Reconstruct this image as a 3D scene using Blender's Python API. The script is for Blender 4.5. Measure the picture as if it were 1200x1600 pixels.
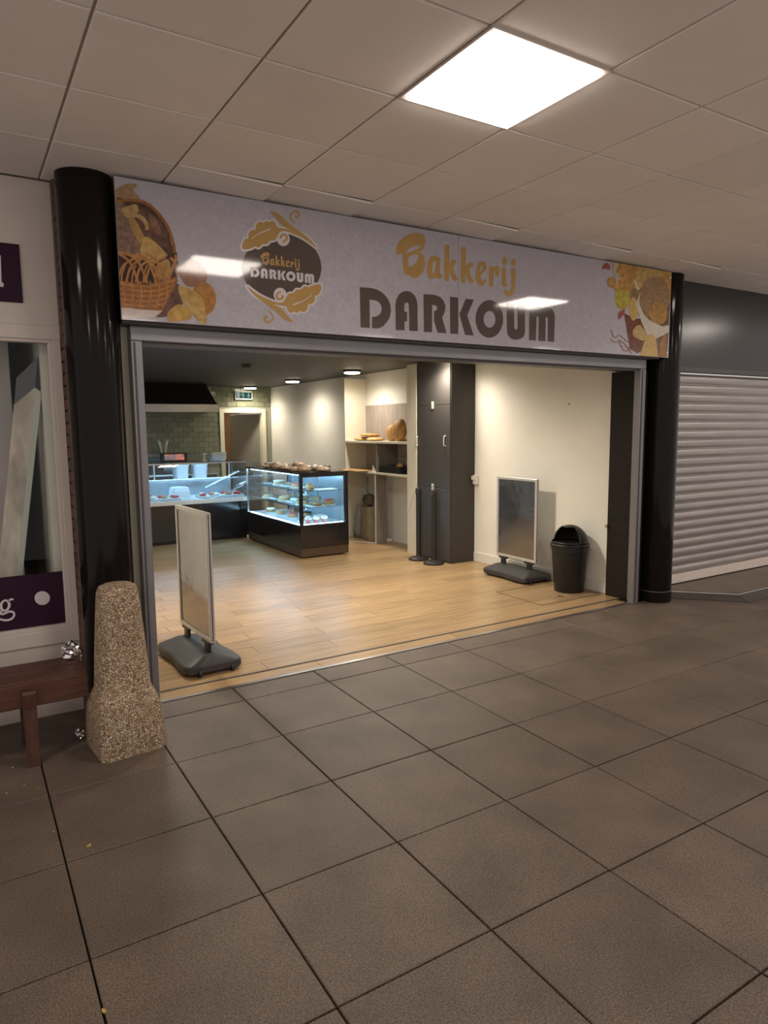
import bpy, bmesh, math, random
from mathutils import Vector, Matrix
random.seed(7)
for o in list(bpy.data.objects): bpy.data.objects.remove(o)
S = bpy.context.scene
COL = S.collection
PI = math.pi
# ------------------------------------------------------------------ camera
CAM = Vector((-0.244601, -2.269056, 1.723280))
YAW, PITCH, ROLL, FPX = 0.551271, -0.121685, -0.009769, 1072.4456
_f = Vector((math.sin(YAW)*math.cos(PITCH), math.cos(YAW)*math.cos(PITCH), math.sin(PITCH)))
_r = Vector((math.cos(YAW), -math.sin(YAW), 0)); _u = _r.cross(_f)
RV = math.cos(ROLL)*_r + math.sin(ROLL)*_u
UV = -math.sin(ROLL)*_r + math.cos(ROLL)*_u
FV = _f
cd = bpy.data.cameras.new('camera'); cam = bpy.data.objects.new('camera', cd); COL.objects.link(cam)
cd.sensor_fit = 'AUTO'; cd.sensor_width = 36.0; cd.lens = FPX/1600*36.0; cd.clip_start = 0.05; cd.clip_end = 200
m = Matrix((RV, UV, -FV)).transposed().to_4x4(); m.translation = CAM
cam.matrix_world = m
S.camera = cam
# ------------------------------------------------------------------ world (night, open arcade behind) and exposure
w = bpy.data.worlds.new('world'); S.world = w; w.use_nodes = True
w.node_tree.nodes['Background'].inputs[0].default_value = (1.0, 0.90, 0.84, 1)
w.node_tree.nodes['Background'].inputs[1].default_value = 0.44
S.view_settings.view_transform = 'Standard'; S.view_settings.look = 'None'
S.view_settings.exposure = 0.50; S.view_settings.gamma = 1.0; S.view_settings.use_curve_mapping = False
LAMP = 17.0          # mall ceiling panels
DOWN = 14.0         # bakery downlights
SPOT = 82.0        # watts of each bakery downlight
LED = 48.0           # display case strips
# ------------------------------------------------------------------ helpers
def ray(x, y): return (x-600)/FPX*RV + (800-y)/FPX*UV + FV
def on_y(x, y, Y): d = ray(x, y); return CAM + d*((Y-CAM.y)/d.y)
def on_x(x, y, X): d = ray(x, y); return CAM + d*((X-CAM.x)/d.x)
def on_z(x, y, Z): d = ray(x, y); return CAM + d*((Z-CAM.z)/d.z)

MATS = {}
def mat(name, col, rough=0.5, metal=0.0, spec=0.5, var=0.0, vscale=8.0, bump=0.0, bscale=60.0, rand=0.0,
        stretch=(1, 1, 1), col2=None, speck=0.0, sscale=250.0, coat=0.0, trans=0.0, obj=False, detail=5):
    """procedural principled material: colour variation by noise, fine specks, bump, per-object tint"""
    if name in MATS: return MATS[name]
    M = bpy.data.materials.new(name); M.use_nodes = True; MATS[name] = M
    nt = M.node_tree; N = nt.nodes; L = nt.links; b = N['Principled BSDF']
    b.inputs['Roughness'].default_value = rough; b.inputs['Metallic'].default_value = metal
    b.inputs['Specular IOR Level'].default_value = spec
    b.inputs['Coat Weight'].default_value = coat; b.inputs['Transmission Weight'].default_value = trans
    if coat: b.inputs['Coat Roughness'].default_value = 0.06
    c = (*col, 1)
    b.inputs['Base Color'].default_value = c
    if obj:
        tc = N.new('ShaderNodeTexCoord'); vec = tc.outputs['Object']
    else:
        tc = N.new('ShaderNodeNewGeometry'); vec = tc.outputs['Position']
    mp = N.new('ShaderNodeMapping'); L.new(vec, mp.inputs[0]); mp.inputs['Scale'].default_value = stretch
    out = None
    if var or col2:
        n = N.new('ShaderNodeTexNoise'); L.new(mp.outputs[0], n.inputs['Vector'])
        n.inputs['Scale'].default_value = vscale; n.inputs['Detail'].default_value = detail
        rp = N.new('ShaderNodeValToRGB'); L.new(n.outputs['Fac'], rp.inputs[0])
        c2 = col2 if col2 else tuple(x*(1+var) for x in col)
        c1 = col if col2 else tuple(x*(1-var) for x in col)
        rp.color_ramp.elements[0].position = 0.3; rp.color_ramp.elements[1].position = 0.7
        rp.color_ramp.elements[0].color = (*c1, 1); rp.color_ramp.elements[1].color = (*c2, 1)
        out = rp.outputs[0]
    if speck:
        n = N.new('ShaderNodeTexNoise'); L.new(mp.outputs[0], n.inputs['Vector'])
        n.inputs['Scale'].default_value = sscale; n.inputs['Detail'].default_value = 2
        mr = N.new('ShaderNodeMapRange'); L.new(n.outputs['Fac'], mr.inputs[0])
        mr.inputs[1].default_value = .3; mr.inputs[2].default_value = .7
        mr.inputs[3].default_value = 1-speck; mr.inputs[4].default_value = 1+speck
        mx = N.new('ShaderNodeMix'); mx.data_type = 'RGBA'; mx.blend_type = 'MULTIPLY'; mx.inputs[0].default_value = 1
        if out: L.new(out, mx.inputs[6])
        else: mx.inputs[6].default_value = c
        L.new(mr.outputs[0], mx.inputs[7]); out = mx.outputs[2]
    if rand:
        oi = N.new('ShaderNodeObjectInfo')
        mr = N.new('ShaderNodeMapRange'); L.new(oi.outputs['Random'], mr.inputs[0])
        mr.inputs[3].default_value = 1-rand; mr.inputs[4].default_value = 1+rand
        mx = N.new('ShaderNodeMix'); mx.data_type = 'RGBA'; mx.blend_type = 'MULTIPLY'; mx.inputs[0].default_value = 1
        if out: L.new(out, mx.inputs[6])
        else: mx.inputs[6].default_value = c
        L.new(mr.outputs[0], mx.inputs[7]); out = mx.outputs[2]
    if out: L.new(out, b.inputs['Base Color'])
    if bump:
        n = N.new('ShaderNodeTexNoise'); L.new(mp.outputs[0], n.inputs['Vector'])
        n.inputs['Scale'].default_value = bscale; n.inputs['Detail'].default_value = 3
        bp = N.new('ShaderNodeBump'); bp.inputs['Strength'].default_value = bump; bp.inputs['Distance'].default_value = 0.01
        L.new(n.outputs['Fac'], bp.inputs['Height']); L.new(bp.outputs[0], b.inputs['Normal'])
    return M
def emit(name, col, s):
    if name in MATS: return MATS[name]
    M = bpy.data.materials.new(name); M.use_nodes = True; MATS[name] = M
    nt = M.node_tree; nt.nodes.clear()
    e = nt.nodes.new('ShaderNodeEmission'); o = nt.nodes.new('ShaderNodeOutputMaterial')
    e.inputs[0].default_value = (*col, 1); e.inputs[1].default_value = s
    nt.links.new(e.outputs[0], o.inputs[0]); return M
def glass(name, tint=(1, 1, 1), ior=1.45, rough=0.0):
    """thin pane: see-through with fresnel reflection"""
    if name in MATS: return MATS[name]
    M = bpy.data.materials.new(name); M.use_nodes = True; MATS[name] = M
    nt = M.node_tree; N = nt.nodes; L = nt.links; N.clear()
    t = N.new('ShaderNodeBsdfTransparent'); t.inputs[0].default_value = (*tint, 1)
    g = N.new('ShaderNodeBsdfGlossy'); g.inputs['Roughness'].default_value = rough
    fr = N.new('ShaderNodeFresnel'); fr.inputs[0].default_value = ior
    mx = N.new('ShaderNodeMixShader'); o = N.new('ShaderNodeOutputMaterial')
    ge = N.new('ShaderNodeNewGeometry'); mr = N.new('ShaderNodeMapRange'); L.new(ge.outputs['Backfacing'], mr.inputs[0])
    mr.inputs[3].default_value = ior; mr.inputs[4].default_value = 1/ior; L.new(mr.outputs[0], fr.inputs[0])      # both faces of the pane reflect alike
    L.new(fr.outputs[0], mx.inputs[0]); L.new(t.outputs[0], mx.inputs[1]); L.new(g.outputs[0], mx.inputs[2]); L.new(mx.outputs[0], o.inputs[0])
    return M

class MB:
    """collects shapes for ONE mesh"""
    def __init__(s): s.v = []; s.f = []
    def box(s, x0, y0, z0, x1, y1, z1, bev=0.0):
        b = len(s.v)
        if not bev:
            s.v += [(x0,y0,z0),(x1,y0,z0),(x1,y1,z0),(x0,y1,z0),(x0,y0,z1),(x1,y0,z1),(x1,y1,z1),(x0,y1,z1)]
            s.f += [[b+i for i in q] for q in ((3,2,1,0),(4,5,6,7),(0,1,5,4),(1,2,6,5),(2,3,7,6),(3,0,4,7))]
            return s
        # chamfered box
        lo = (x0,y0,z0); hi = (x1,y1,z1); idx = {}
        for cx in (0,1):
            for cy in (0,1):
                for cz in (0,1):
                    for ax in range(3):
                        c = (cx,cy,cz); p = []
                        for k in range(3):
                            base = hi[k] if c[k] else lo[k]
                            p.append(base if k == ax else base + (-bev if c[k] else bev))
                        idx[(cx,cy,cz,ax)] = len(s.v); s.v.append(tuple(p))
        ctr = [(a+c_)/2 for a, c_ in zip(lo, hi)]
        def add(f):
            P = [Vector(s.v[i]) for i in f]; n = (P[1]-P[0]).cross(P[2]-P[0]); c = sum(P, Vector())/len(P) - Vector(ctr)
            s.f.append(f if n.dot(c) > 0 else f[::-1])
        for ax in range(3):
            o1, o2 = [k for k in range(3) if k != ax]
            for side in (0,1):
                q = []
                for a_, b_ in ((0,0),(1,0),(1,1),(0,1)):
                    c = [0,0,0]; c[ax] = side; c[o1] = a_; c[o2] = b_; q.append(idx[(*c, ax)])
                add(q)
            for a_ in (0,1):
                for b_ in (0,1):
                    c0 = [0,0,0]; c0[o1] = a_; c0[o2] = b_; c1 = list(c0); c1[ax] = 1
                    add([idx[(*c0,o1)], idx[(*c0,o2)], idx[(*c1,o2)], idx[(*c1,o1)]])
        for cx in (0,1):
            for cy in (0,1):
                for cz in (0,1): add([idx[(cx,cy,cz,0)], idx[(cx,cy,cz,1)], idx[(cx,cy,cz,2)]])
        return s
    def lathe(s, prof, n=32, cx=0, cy=0, cz=0, sx=1, sy=1, cap=True):
        b = len(s.v); k = len(prof)
        for r, z in prof:
            for i in range(n):
                a = 2*PI*i/n; s.v.append((cx+r*sx*math.cos(a), cy+r*sy*math.sin(a), cz+z))
        for j in range(k-1):
            for i in range(n):
                i2 = (i+1) % n
                s.f.append([b+j*n+i, b+j*n+i2, b+(j+1)*n+i2, b+(j+1)*n+i])
        if cap:
            s.f.append([b+i for i in range(n)][::-1]); s.f.append([b+(k-1)*n+i for i in range(n)])
        return s
    def tube(s, pts, r, n=8):
        pts = [Vector(p) for p in pts]; b = len(s.v); k = len(pts)
        rr = r if isinstance(r, (list, tuple)) else [r]*k
        up = None
        for j, p in enumerate(pts):
            d = (pts[min(j+1,k-1)] - pts[max(j-1,0)]).normalized()
            if up is None: up = Vector((0,0,1)) if abs(d.z) < .9 else Vector((1,0,0))
            a = d.cross(up).normalized(); c = a.cross(d).normalized(); up = c
            for i in range(n):
                t = 2*PI*i/n; s.v.append(tuple(p + rr[j]*(math.cos(t)*a + math.sin(t)*c)))
        for j in range(k-1):
            for i in range(n):
                i2 = (i+1) % n; s.f.append([b+j*n+i, b+(j+1)*n+i, b+(j+1)*n+i2, b+j*n+i2])
        s.f.append([b+i for i in range(n)]); s.f.append([b+(k-1)*n+i for i in range(n)][::-1])
        return s
    def prism(s, poly, fn0, fn1):
        """polygon swept between two placements fn(point)->xyz"""
        b = len(s.v); n = len(poly)
        s.v += [tuple(fn0(p)) for p in poly] + [tuple(fn1(p)) for p in poly]
        s.f.append([b+i for i in range(n)][::-1]); s.f.append([b+n+i for i in range(n)])
        for i in range(n): j = (i+1) % n; s.f.append([b+i, b+j, b+n+j, b+n+i])
        return s
    def rings(s, rings):
        """loft of closed rings of equal count, capped"""
        b = len(s.v); n = len(rings[0])
        for r in rings: s.v += [tuple(p) for p in r]
        for j in range(len(rings)-1):
            for i in range(n):
                i2 = (i+1) % n; s.f.append([b+j*n+i, b+j*n+i2, b+(j+1)*n+i2, b+(j+1)*n+i])
        s.f.append([b+i for i in range(n)][::-1]); s.f.append([b+(len(rings)-1)*n+i for i in range(n)])
        return s
    def blob(s, c, rad, seed=0, amp=0.12, seg=14, rng=9, flat=None):
        b = len(s.v); rnd = random.Random(seed); ph = [rnd.uniform(0, 6.28) for _ in range(9)]
        def d(v): return 1+amp*(math.sin(3*v[0]+ph[0])*math.sin(3.3*v[1]+ph[1]) + .6*math.sin(6*v[2]+ph[2]+2*v[0]) + .4*math.sin(8*v[1]+ph[3]))
        for j in range(rng+1):
            th = PI*j/rng
            for i in range(seg):
                a = 2*PI*i/seg; v = (math.sin(th)*math.cos(a), math.sin(th)*math.sin(a), math.cos(th)); k = d(v)
                z = v[2]*rad[2]*k
                if flat is not None: z = max(z, -flat*rad[2])
                s.v.append((c[0]+v[0]*rad[0]*k, c[1]+v[1]*rad[1]*k, c[2]+z))
        for j in range(rng):
            for i in range(seg):
                i2 = (i+1) % seg; s.f.append([b+j*seg+i, b+(j+1)*seg+i, b+(j+1)*seg+i2, b+j*seg+i2])
        return s
    def build(s, name, m, parent=None, smooth=False, auto=None, fix=True):
        me = bpy.data.meshes.new(name); me.from_pydata(s.v, [], s.f); me.update()
        if fix:
            bm = bmesh.new(); bm.from_mesh(me); bmesh.ops.remove_doubles(bm, verts=bm.verts, dist=1e-6)
            bmesh.ops.recalc_face_normals(bm, faces=bm.faces); bm.to_mesh(me); bm.free()
        me.materials.append(m)
        if smooth or auto:
            me.polygons.foreach_set('use_smooth', [True]*len(me.polygons))
            if auto: me.set_sharp_from_angle(angle=math.radians(auto))
        return link(name, me, parent)
def link(name, me, parent=None):
    o = bpy.data.objects.new(name, me); COL.objects.link(o)
    if parent is not None: o.parent = parent
    return o
def empty(name, loc=(0, 0, 0), rz=0):
    o = bpy.data.objects.new(name, None); COL.objects.link(o); o.location = loc; o.rotation_euler = (0, 0, rz); o.empty_display_size = .1
    return o
def tag(o, label, cat, group=None, kind=None):
    o['label'] = label; o['category'] = cat
    if group: o['group'] = group
    if kind: o['kind'] = kind
    return o
def struct(o, label=None):
    o['kind'] = 'structure'
    if label: o['label'] = label
    return o
def dup(o, parent=None):
    c = o.copy(); COL.objects.link(c)
    if parent is not None: c.parent = parent
    for ch in list(o.children): dup(ch, c)
    return c
def box(name, m, x0, y0, z0, x1, y1, z1, parent=None, bev=0.0):
    return MB().box(x0, y0, z0, x1, y1, z1, bev).build(name, m, parent, fix=False)
def smooth_closed(P, n=4):
    out = []; k = len(P)
    for i in range(k):
        p0, p1, p2, p3 = [Vector(P[(i+j-1) % k]) for j in range(4)]
        for t in [a/n for a in range(n)]:
            out.append(tuple(.5*((2*p1)+(p2-p0)*t+(2*p0-5*p1+4*p2-p3)*t*t+(3*p1-p0-3*p2+p3)*t**3)))
    return out
def smooth_open(P, n=5):
    out = []; k = len(P)
    for i in range(k-1):
        p0, p1, p2, p3 = [Vector(P[min(max(i+j-1, 0), k-1)]) for j in range(4)]
        for t in [a/n for a in range(n)]:
            out.append(tuple(.5*((2*p1)+(p2-p0)*t+(2*p0-5*p1+4*p2-p3)*t*t+(3*p1-p0-3*p2+p3)*t**3)))
    return out+[tuple(P[-1])]
def stroke(P, wd, n=5, taper=None):
    """closed outline of a brush stroke"""
    P = smooth_open(P, n); k = len(P); A = []; B = []
    for i, p in enumerate(P):
        d = (Vector(P[min(i+1, k-1)])-Vector(P[max(i-1, 0)])); d.normalize()
        ww = wd/2*(1 if taper is None else taper(i/(k-1)))
        A.append((p[0]-d.y*ww, p[1]+d.x*ww)); B.append((p[0]+d.y*ww, p[1]-d.x*ww))
    return A+B[::-1]
def ell(cx, cy, rx, ry, n=28, rot=0):
    c, s_ = math.cos(rot), math.sin(rot)
    return [(cx+rx*math.cos(2*PI*i/n)*c-ry*math.sin(2*PI*i/n)*s_, cy+rx*math.cos(2*PI*i/n)*s_+ry*math.sin(2*PI*i/n)*c) for i in range(n)]
def flat(name, polys, m, parent, Y, thick=0.0008, mirror=None):
    """flat print / cut vinyl: polygons (with holes) in world X,Z standing on the plane Y, facing -Y"""
    cu = bpy.data.curves.new(name, 'CURVE'); cu.dimensions = '2D'; cu.fill_mode = 'BOTH'; cu.extrude = thick/2
    for P in polys:
        sp = cu.splines.new('POLY'); sp.points.add(len(P)-1); sp.use_cyclic_u = True
        for i, p in enumerate(P): sp.points[i].co = (p[0], p[1], 0, 1)
    tmp = bpy.data.objects.new('tmp', cu); COL.objects.link(tmp)
    dg = bpy.context.evaluated_depsgraph_get()
    me = bpy.data.meshes.new_from_object(tmp.evaluated_get(dg)); bpy.data.objects.remove(tmp); bpy.data.curves.remove(cu)
    me.name = name
    me.transform(Matrix.Translation((0, Y-thick/2, 0)) @ Matrix.Rotation(PI/2, 4, 'X'))
    me.materials.clear(); me.materials.append(m)
    return link(name, me, parent)
def settle(root, loc, rz=0):
    """put the Empty at the thing's base; children were built in world coordinates"""
    root.location = loc
    for c in root.children: c.location = c.location - Vector(loc)
    return root
H = 3.13
# ------------------------------------------------------------------ materials of the place
m_tile = mat('paving_tile', (.122, .091, .069), .55, var=.24, vscale=2.6, speck=.55, sscale=170, bump=.25, bscale=120, rand=.09)
m_joint = mat('joint', (.035, .026, .02), .9)
m_ceil = mat('ceiling_tile', (.87, .80, .745), .85, var=.03, vscale=3, speck=.05, sscale=300, rand=.025)
m_tbar = mat('tbar', (.46, .40, .35), .6)
m_white = mat('white_paint', (.62, .55, .50), .45, var=.03, vscale=5)
m_cream = mat('cream_wall', (.84, .815, .73), .75, var=.02, vscale=4)
m_creamtrim = mat('cream_trim', (.72, .68, .52), .5)
m_skirt = mat('skirting', (.78, .76, .70), .45)
m_alu = mat('grey_aluminium', (.26, .255, .27), .38, metal=.55, var=.05, vscale=6)
m_aludark = mat('dark_profile', (.085, .075, .072), .45)
m_darkwall = mat('dark_brown_panel', (.022, .017, .015), .5, spec=.2, var=.1, vscale=20)
m_cab = mat('charcoal_board', (.058, .052, .047), .55, spec=.3, var=.06, vscale=30)
m_column = mat('black_lacquer', (.010, .007, .0065), .10, spec=.17, bump=.02, bscale=4)
m_fascia = mat('dark_fascia', (.045, .040, .040), .20, spec=.5)
m_shopceil = mat('black_ceiling', (.035, .031, .029), .6, var=.1, vscale=2)
m_plank = mat('oak_plank', (.40, .265, .135), .33, var=.22, vscale=5, stretch=(.55, 6, 6), rand=.13, detail=6)
m_metal = mat('brushed_steel', (.55, .54, .53), .28, metal=1)
m_black = mat('black_plastic', (.018, .017, .017), .42, var=.1, vscale=30)
m_shutter = mat('shutter_slat', (.42, .39, .375), .38, metal=.45, var=.10, vscale=4, stretch=(.6, 3, 6), rand=.06)
m_shutbar = mat('shutter_bar', (.78, .70, .64), .5, var=.05, vscale=7)
m_brick = mat('brick', (.12, .052, .036), .85, var=.25, vscale=30, rand=.25, bump=.3, bscale=90)
m_mortar = mat('mortar', (.10, .085, .075), .95)
# ------------------------------------------------------------------ outer floor: 60 cm paving tiles
fl = MB(); fl.box(-3.6, -3.6, -.06, 9.6, 2.06, -.018); fl.box(-3.6, 2.06, -.06, .70, 2.32, -.018); fl.box(5.22, 2.06, -.06, 9.6, 2.32, -.018)
floor = struct(fl.build('floor', m_joint, fix=False), 'brown-grey square paving tiles of the arcade')
cache = {}
def slab(wd, dp, name, h, bev, m):
    key = (round(wd, 3), round(dp, 3), name)
    if key not in cache:
        a, b = wd/2, dp/2; c, d = a-bev, b-bev
        v = [(-a,-b,-h),(a,-b,-h),(a,b,-h),(-a,b,-h),(-a,-b,-bev),(a,-b,-bev),(a,b,-bev),(-a,b,-bev),(-c,-d,0),(c,-d,0),(c,d,0),(-c,d,0)]
        f = [(3,2,1,0),(8,9,10,11)]+[(i,(i+1)%4,4+(i+1)%4,4+i) for i in range(4)]+[(4+i,4+(i+1)%4,8+(i+1)%4,8+i) for i in range(4)]
        me = bpy.data.meshes.new(name); me.from_pydata(v, [], f); me.materials.append(m); cache[key] = me
    return cache[key]
rt = random.Random(3)
for i in range(-5, 16):
    for j in range(-5, 4):
        x0, x1, y0, y1 = i*.6, i*.6+.6, j*.6, j*.6+.6
        if j == 3:
            y1 = 2.045 if (x0 > .5 and x1 < 5.5) else 2.30
            if x0 > 5.3 and x0 < 5.5: y1 = 2.045
        if x0 >= 6.6 and y0 > 1.7: continue
        o = link('paving_tile', slab(x1-x0-.007, y1-y0-.007, 'paving_tile', .018, .003, m_tile), floor)
        o.location = ((x0+x1)/2, (y0+y1)/2, 0 + rt.uniform(-.001, .001))
# ------------------------------------------------------------------ outer ceiling
CX, CY, CP = .245, 1.585, .61
cl = MB().box(-3.5, -4.6, H+.012, 9.6, 2.33, H+.05).build('ceiling', m_tbar, fix=False)
struct(cl, 'suspended ceiling of off-white square tiles over the arcade')
LAMPS = [(k, r) for r in (2, 8) for k in (-4, 2, 8, 14)]      # cell indices holding light panels
rt = random.Random(11)
for k in range(-6, 15):
    for r in range(-1, 10):
        if (k, r) in LAMPS: continue
        x0 = CX+k*CP; y1 = CY-r*CP
        o = link('ceiling_tile', slab(CP-.012, CP-.012, 'ceiling_tile', .0115, .004, m_ceil), cl)
        o.rotation_euler = (PI, 0, 0); o.location = (x0+CP/2, y1-CP/2, H)
# row r=-1 spans Y 1.585..2.195; a few tiles there sag at one end
for o in cl.children:
    if abs(o.location.y - (CY+CP/2)) < .01:
        k = round((o.location.x-CP/2-CX)/CP)
        if k in (1, 2, 4, 6, 8): o.rotation_euler = (PI+.006, math.radians(1.3), 0); o.location.z = H-.006
def ceiling_lamp(k, r, label):
    t = empty('ceiling_light'); cx, cy = CX+k*CP+CP/2, CY-r*CP-CP/2-.012
    fr = MB(); a, b = .305, .281
    for (x0, y0, x1, y1) in ((-a,-a,a,-b),(-a,b,a,a),(-a,-b,-b,b),(b,-b,a,b)): fr.box(cx+x0, cy+y0, H-.008, cx+x1, cy+y1, H+.012)
    fr.build('frame', m_white, t, fix=False)
    box('diffuser', emit('lamp_diffuser', (1.0, .885, .79), LAMP), cx-b, cy-b, H-.018, cx+b, cy+b, H+.010, t)
    tag(t, label, 'ceiling light', 'square light panels in the arcade ceiling')
    settle(t, (cx, cy, H-.022))
ceiling_lamp(2, 2, 'glowing square light panel in the ceiling in front of the bakery sign')
for (k, r) in LAMPS:
    if (k, r) != (2, 2): ceiling_lamp(k, r, 'square light panel outside the picture, %s row, %s' % (('front' if r == 2 else 'rear'), {-4: 'over the far left', 2: 'behind the camera', 8: 'right of the visible panel', 14: 'at the far right'}[k]))
# ------------------------------------------------------------------ bakery shell
SX0, SX1, SY1, SH = .30, 5.35, 11.30, 2.58
struct(box('floor', m_joint, SX0, 2.06, -.06, 5.36, 13.2, -.012), 'oak plank floor of the bakery')
floor2 = bpy.data.objects['floor.001']
pw, pl = .19, 1.25
rt = random.Random(5); row = 0; y = 2.25
while y < SY1-.01:
    y1 = min(y+pw, SY1); off = (row*.47) % 1.0*pl; x = SX0-off
    while x < SX1-.02:
        a, b = max(x, SX0+.002), min(x+pl, SX1-.002)
        if b-a > .03:
            o = link('plank', slab(b-a-.003, y1-y-.003, 'plank', .012, .0012, m_plank), floor2); o.location = ((a+b)/2, (y+y1)/2, 0)
        x += pl
    y = y1; row += 1
for a, b in ((.72, 1.9), (1.9, 3.15), (3.15, 4.4), (4.4, 5.22)):
    o = link('plank', slab(b-a-.003, .15, 'plank', .012, .0012, m_plank), floor2); o.location = ((a+b)/2, 2.152, 0)
struct(box('trim_1', m_metal, .70, 2.046, -.012, 5.24, 2.076, .006), 'bright metal threshold strip')
struct(box('trim_2', m_aludark, .72, 2.230, -.012, 5.24, 2.2475, .004), 'dark floor rail behind the threshold')
struct(box('ceiling', m_shopceil, SX0, 2.34, SH, 5.45, 13.2, SH+.06), 'black painted ceiling of the bakery')
struct(box('wall_left', m_cream, SX0-.1, 2.34, 0, SX0, 11.4, SH))
struct(box('wall_right', m_cream, SX1, 2.42, -.01, SX1+.1, 13.2, SH), 'cream plaster side wall of the bakery')
wb = MB(); wb.box(SX0-.1, SY1, 0, 4.32, SY1+.1, SH); wb.box(5.14, SY1, 0, SX1, SY1+.1, SH); wb.box(4.32, SY1, 2.07, 5.14, SY1+.1, SH)
wall_back = struct(wb.build('wall_back', mat('grout', (.30, .30, .24), .9), fix=False), 'back wall clad in green metro tiles')
m_gtile = mat('green_tile', (.19, .20, .135), .14, var=.12, vscale=9, rand=.16)
def wall_tile(x0, x1, z0, z1):
    wd, hh = x1-x0-.007, z1-z0-.007
    key = ('gt', round(wd, 3), round(hh, 3))
    if key not in cache:
        b = MB().box(-wd/2, -.011, -hh/2, wd/2, 0, hh/2, .003); me = bpy.data.meshes.new('tile'); me.from_pydata(b.v, [], b.f); me.materials.append(m_gtile); cache[key] = me
    o = link('tile', cache[key], wall_back); o.location = ((x0+x1)/2, SY1, (z0+z1)/2)
    o.rotation_euler = (rt.uniform(-.012, .012), 0, rt.uniform(-.012, .012))
z = .98; row = 0
while z < SH-.02:
    z1 = min(z+.1, SH); x = 2.2-(row % 2)*.1
    while x < SX1:
        a, b = max(x, 2.2), min(x+.2, SX1)
        if z < 2.13 and b > 4.24:            # the doorway and its frame
            b = min(b, 4.24)
        if b-a > .03: wall_tile(a, b, z, z1)
        x += .2
    z = z1; row += 1
# doorway to the back room
d = MB(); d.box(4.24, SY1-.03, 0, 4.325, SY1+.12, 2.06); d.box(5.135, SY1-.03, 0, 5.22, SY1+.12, 2.06); d.box(4.24, SY1-.03, 2.06, 5.22, SY1+.12, 2.14)
door1 = struct(d.build('door_1', m_creamtrim, fix=False), 'cream framed doorway to the back room')
m_greydoor = mat('grey_door', (.30, .28, .24), .5)
lf = MB(); lf.box(-.80, 0, .01, 0, .04, 2.04, .004)
leaf = lf.build('door_leaf', m_greydoor, door1, fix=False); leaf.location = (5.13, SY1+.13, 0); leaf.rotation_euler = (0, 0, math.radians(-62))
hd = MB(); hd.tube([(-.74, -.002, 1.03), (-.74, -.05, 1.03), (-.62, -.05, 1.03)], .009); hd.build('door_handle', m_metal, leaf)
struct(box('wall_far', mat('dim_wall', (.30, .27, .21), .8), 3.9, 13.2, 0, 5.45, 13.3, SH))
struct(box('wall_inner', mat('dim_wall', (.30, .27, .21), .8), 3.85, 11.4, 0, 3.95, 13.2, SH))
dd = MB(); dd.box(4.55, 13.15, 0, 5.25, 13.2, 2.1); door2 = struct(dd.build('door_2', mat('brown_door', (.20, .105, .045), .5, var=.2, vscale=5, stretch=(6, 6, .6)), fix=False), 'brown wooden door in the back room')
hd = MB(); hd.tube([(4.65, 13.15, 1.0), (4.65, 13.1, 1.0), (4.77, 13.1, 1.0)], .009); hd.build('door_handle', m_metal, door2)
# skirting on the right wall
sk = MB(); sk.box(SX1-.014, 2.43, 0, SX1, 4.60, .12, .003); struct(sk.build('baseboard_right', m_skirt, fix=False), 'white skirting board')
sk = MB(); sk.box(SX1-.014, 7.36, 0, SX1, 11.2, .12, .003); struct(sk.build('baseboard_right', m_skirt, fix=False))
# shopfront frame: jambs, header, dark reveal
j = MB(); j.box(.655, 2.02, 0, .722, 2.16, 2.25, .004); jl = struct(j.build('trim_3', m_alu, fix=False), 'grey aluminium shutter guide on the bench side')
box('guide_slot', m_aludark, .672, 2.015, .01, .682, 2.021, 2.24, jl)
j = MB(); j.box(5.225, 2.02, 0, 5.30, 2.09, 2.25, .004); jr = struct(j.build('trim_4', m_alu, fix=False), 'grey aluminium shutter guide beside the right column')
box('guide_slot', m_aludark, 5.243, 2.015, .01, 5.253, 2.021, 2.24, jr)
j = MB(); j.box(.655, 2.02, 2.25, 5.30, 2.16, 2.335, .004); hdr = struct(j.build('trim_5', m_alu, fix=False), 'grey aluminium header above the opening')
box('dark_rail', m_aludark, .60, 1.93, 2.335, 5.36, 2.16, 2.43, hdr)
box('lower_rail', m_aludark, .722, 2.05, 2.232, 5.225, 2.13, 2.25, hdr)
struct(box('wall_front', m_aludark, SX0, 2.16, 2.25, SX1+.1, 2.34, H+.01))
struct(box('trim_6', m_creamtrim, .603, 2.10, 0, .655, 2.34, 2.335), 'cream strip beside the left shutter guide')
rv = MB(); rv.box(5.295, 2.09, 0, 5.42, 2.42, 2.245, .003); rev = struct(rv.build('wall_reveal', m_darkwall, fix=False), 'dark brown reveal inside the opening')
box('edge_strip', m_alu, 5.285, 2.13, .01, 5.295, 2.14, 2.23, rev)
hk = MB(); hk.box(5.265, 2.395, .70, 5.30, 2.425, .735, .003); hk.build('catch', m_metal, rev, fix=False)
# brick pier behind the left column
bp_ = struct(box('wall_pier', m_mortar, .313, 2.095, -.018, .60, 2.33, H), 'dark red brick pier behind the left column')
zz = 0; kk = 0
while zz < H-.03:
    h2 = min(.062, H-zz)
    cuts = ((2.085, 2.20), (2.205, 2.33)) if kk % 2 else ((2.085, 2.33),)
    for a, b in cuts:
        key = ('br', round(b-a, 3), round(h2, 3))
        if key not in cache:
            q = MB().box(0, 0, 0, .30, b-a-.004, h2, .004); me = bpy.data.meshes.new('brick'); me.from_pydata(q.v, [], q.f); me.materials.append(m_brick); cache[key] = me
        o = link('brick', cache[key], bp_); o.location = (.304+random.uniform(-.0015, .0015), a, zz)
    zz += .071; kk += 1
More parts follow.
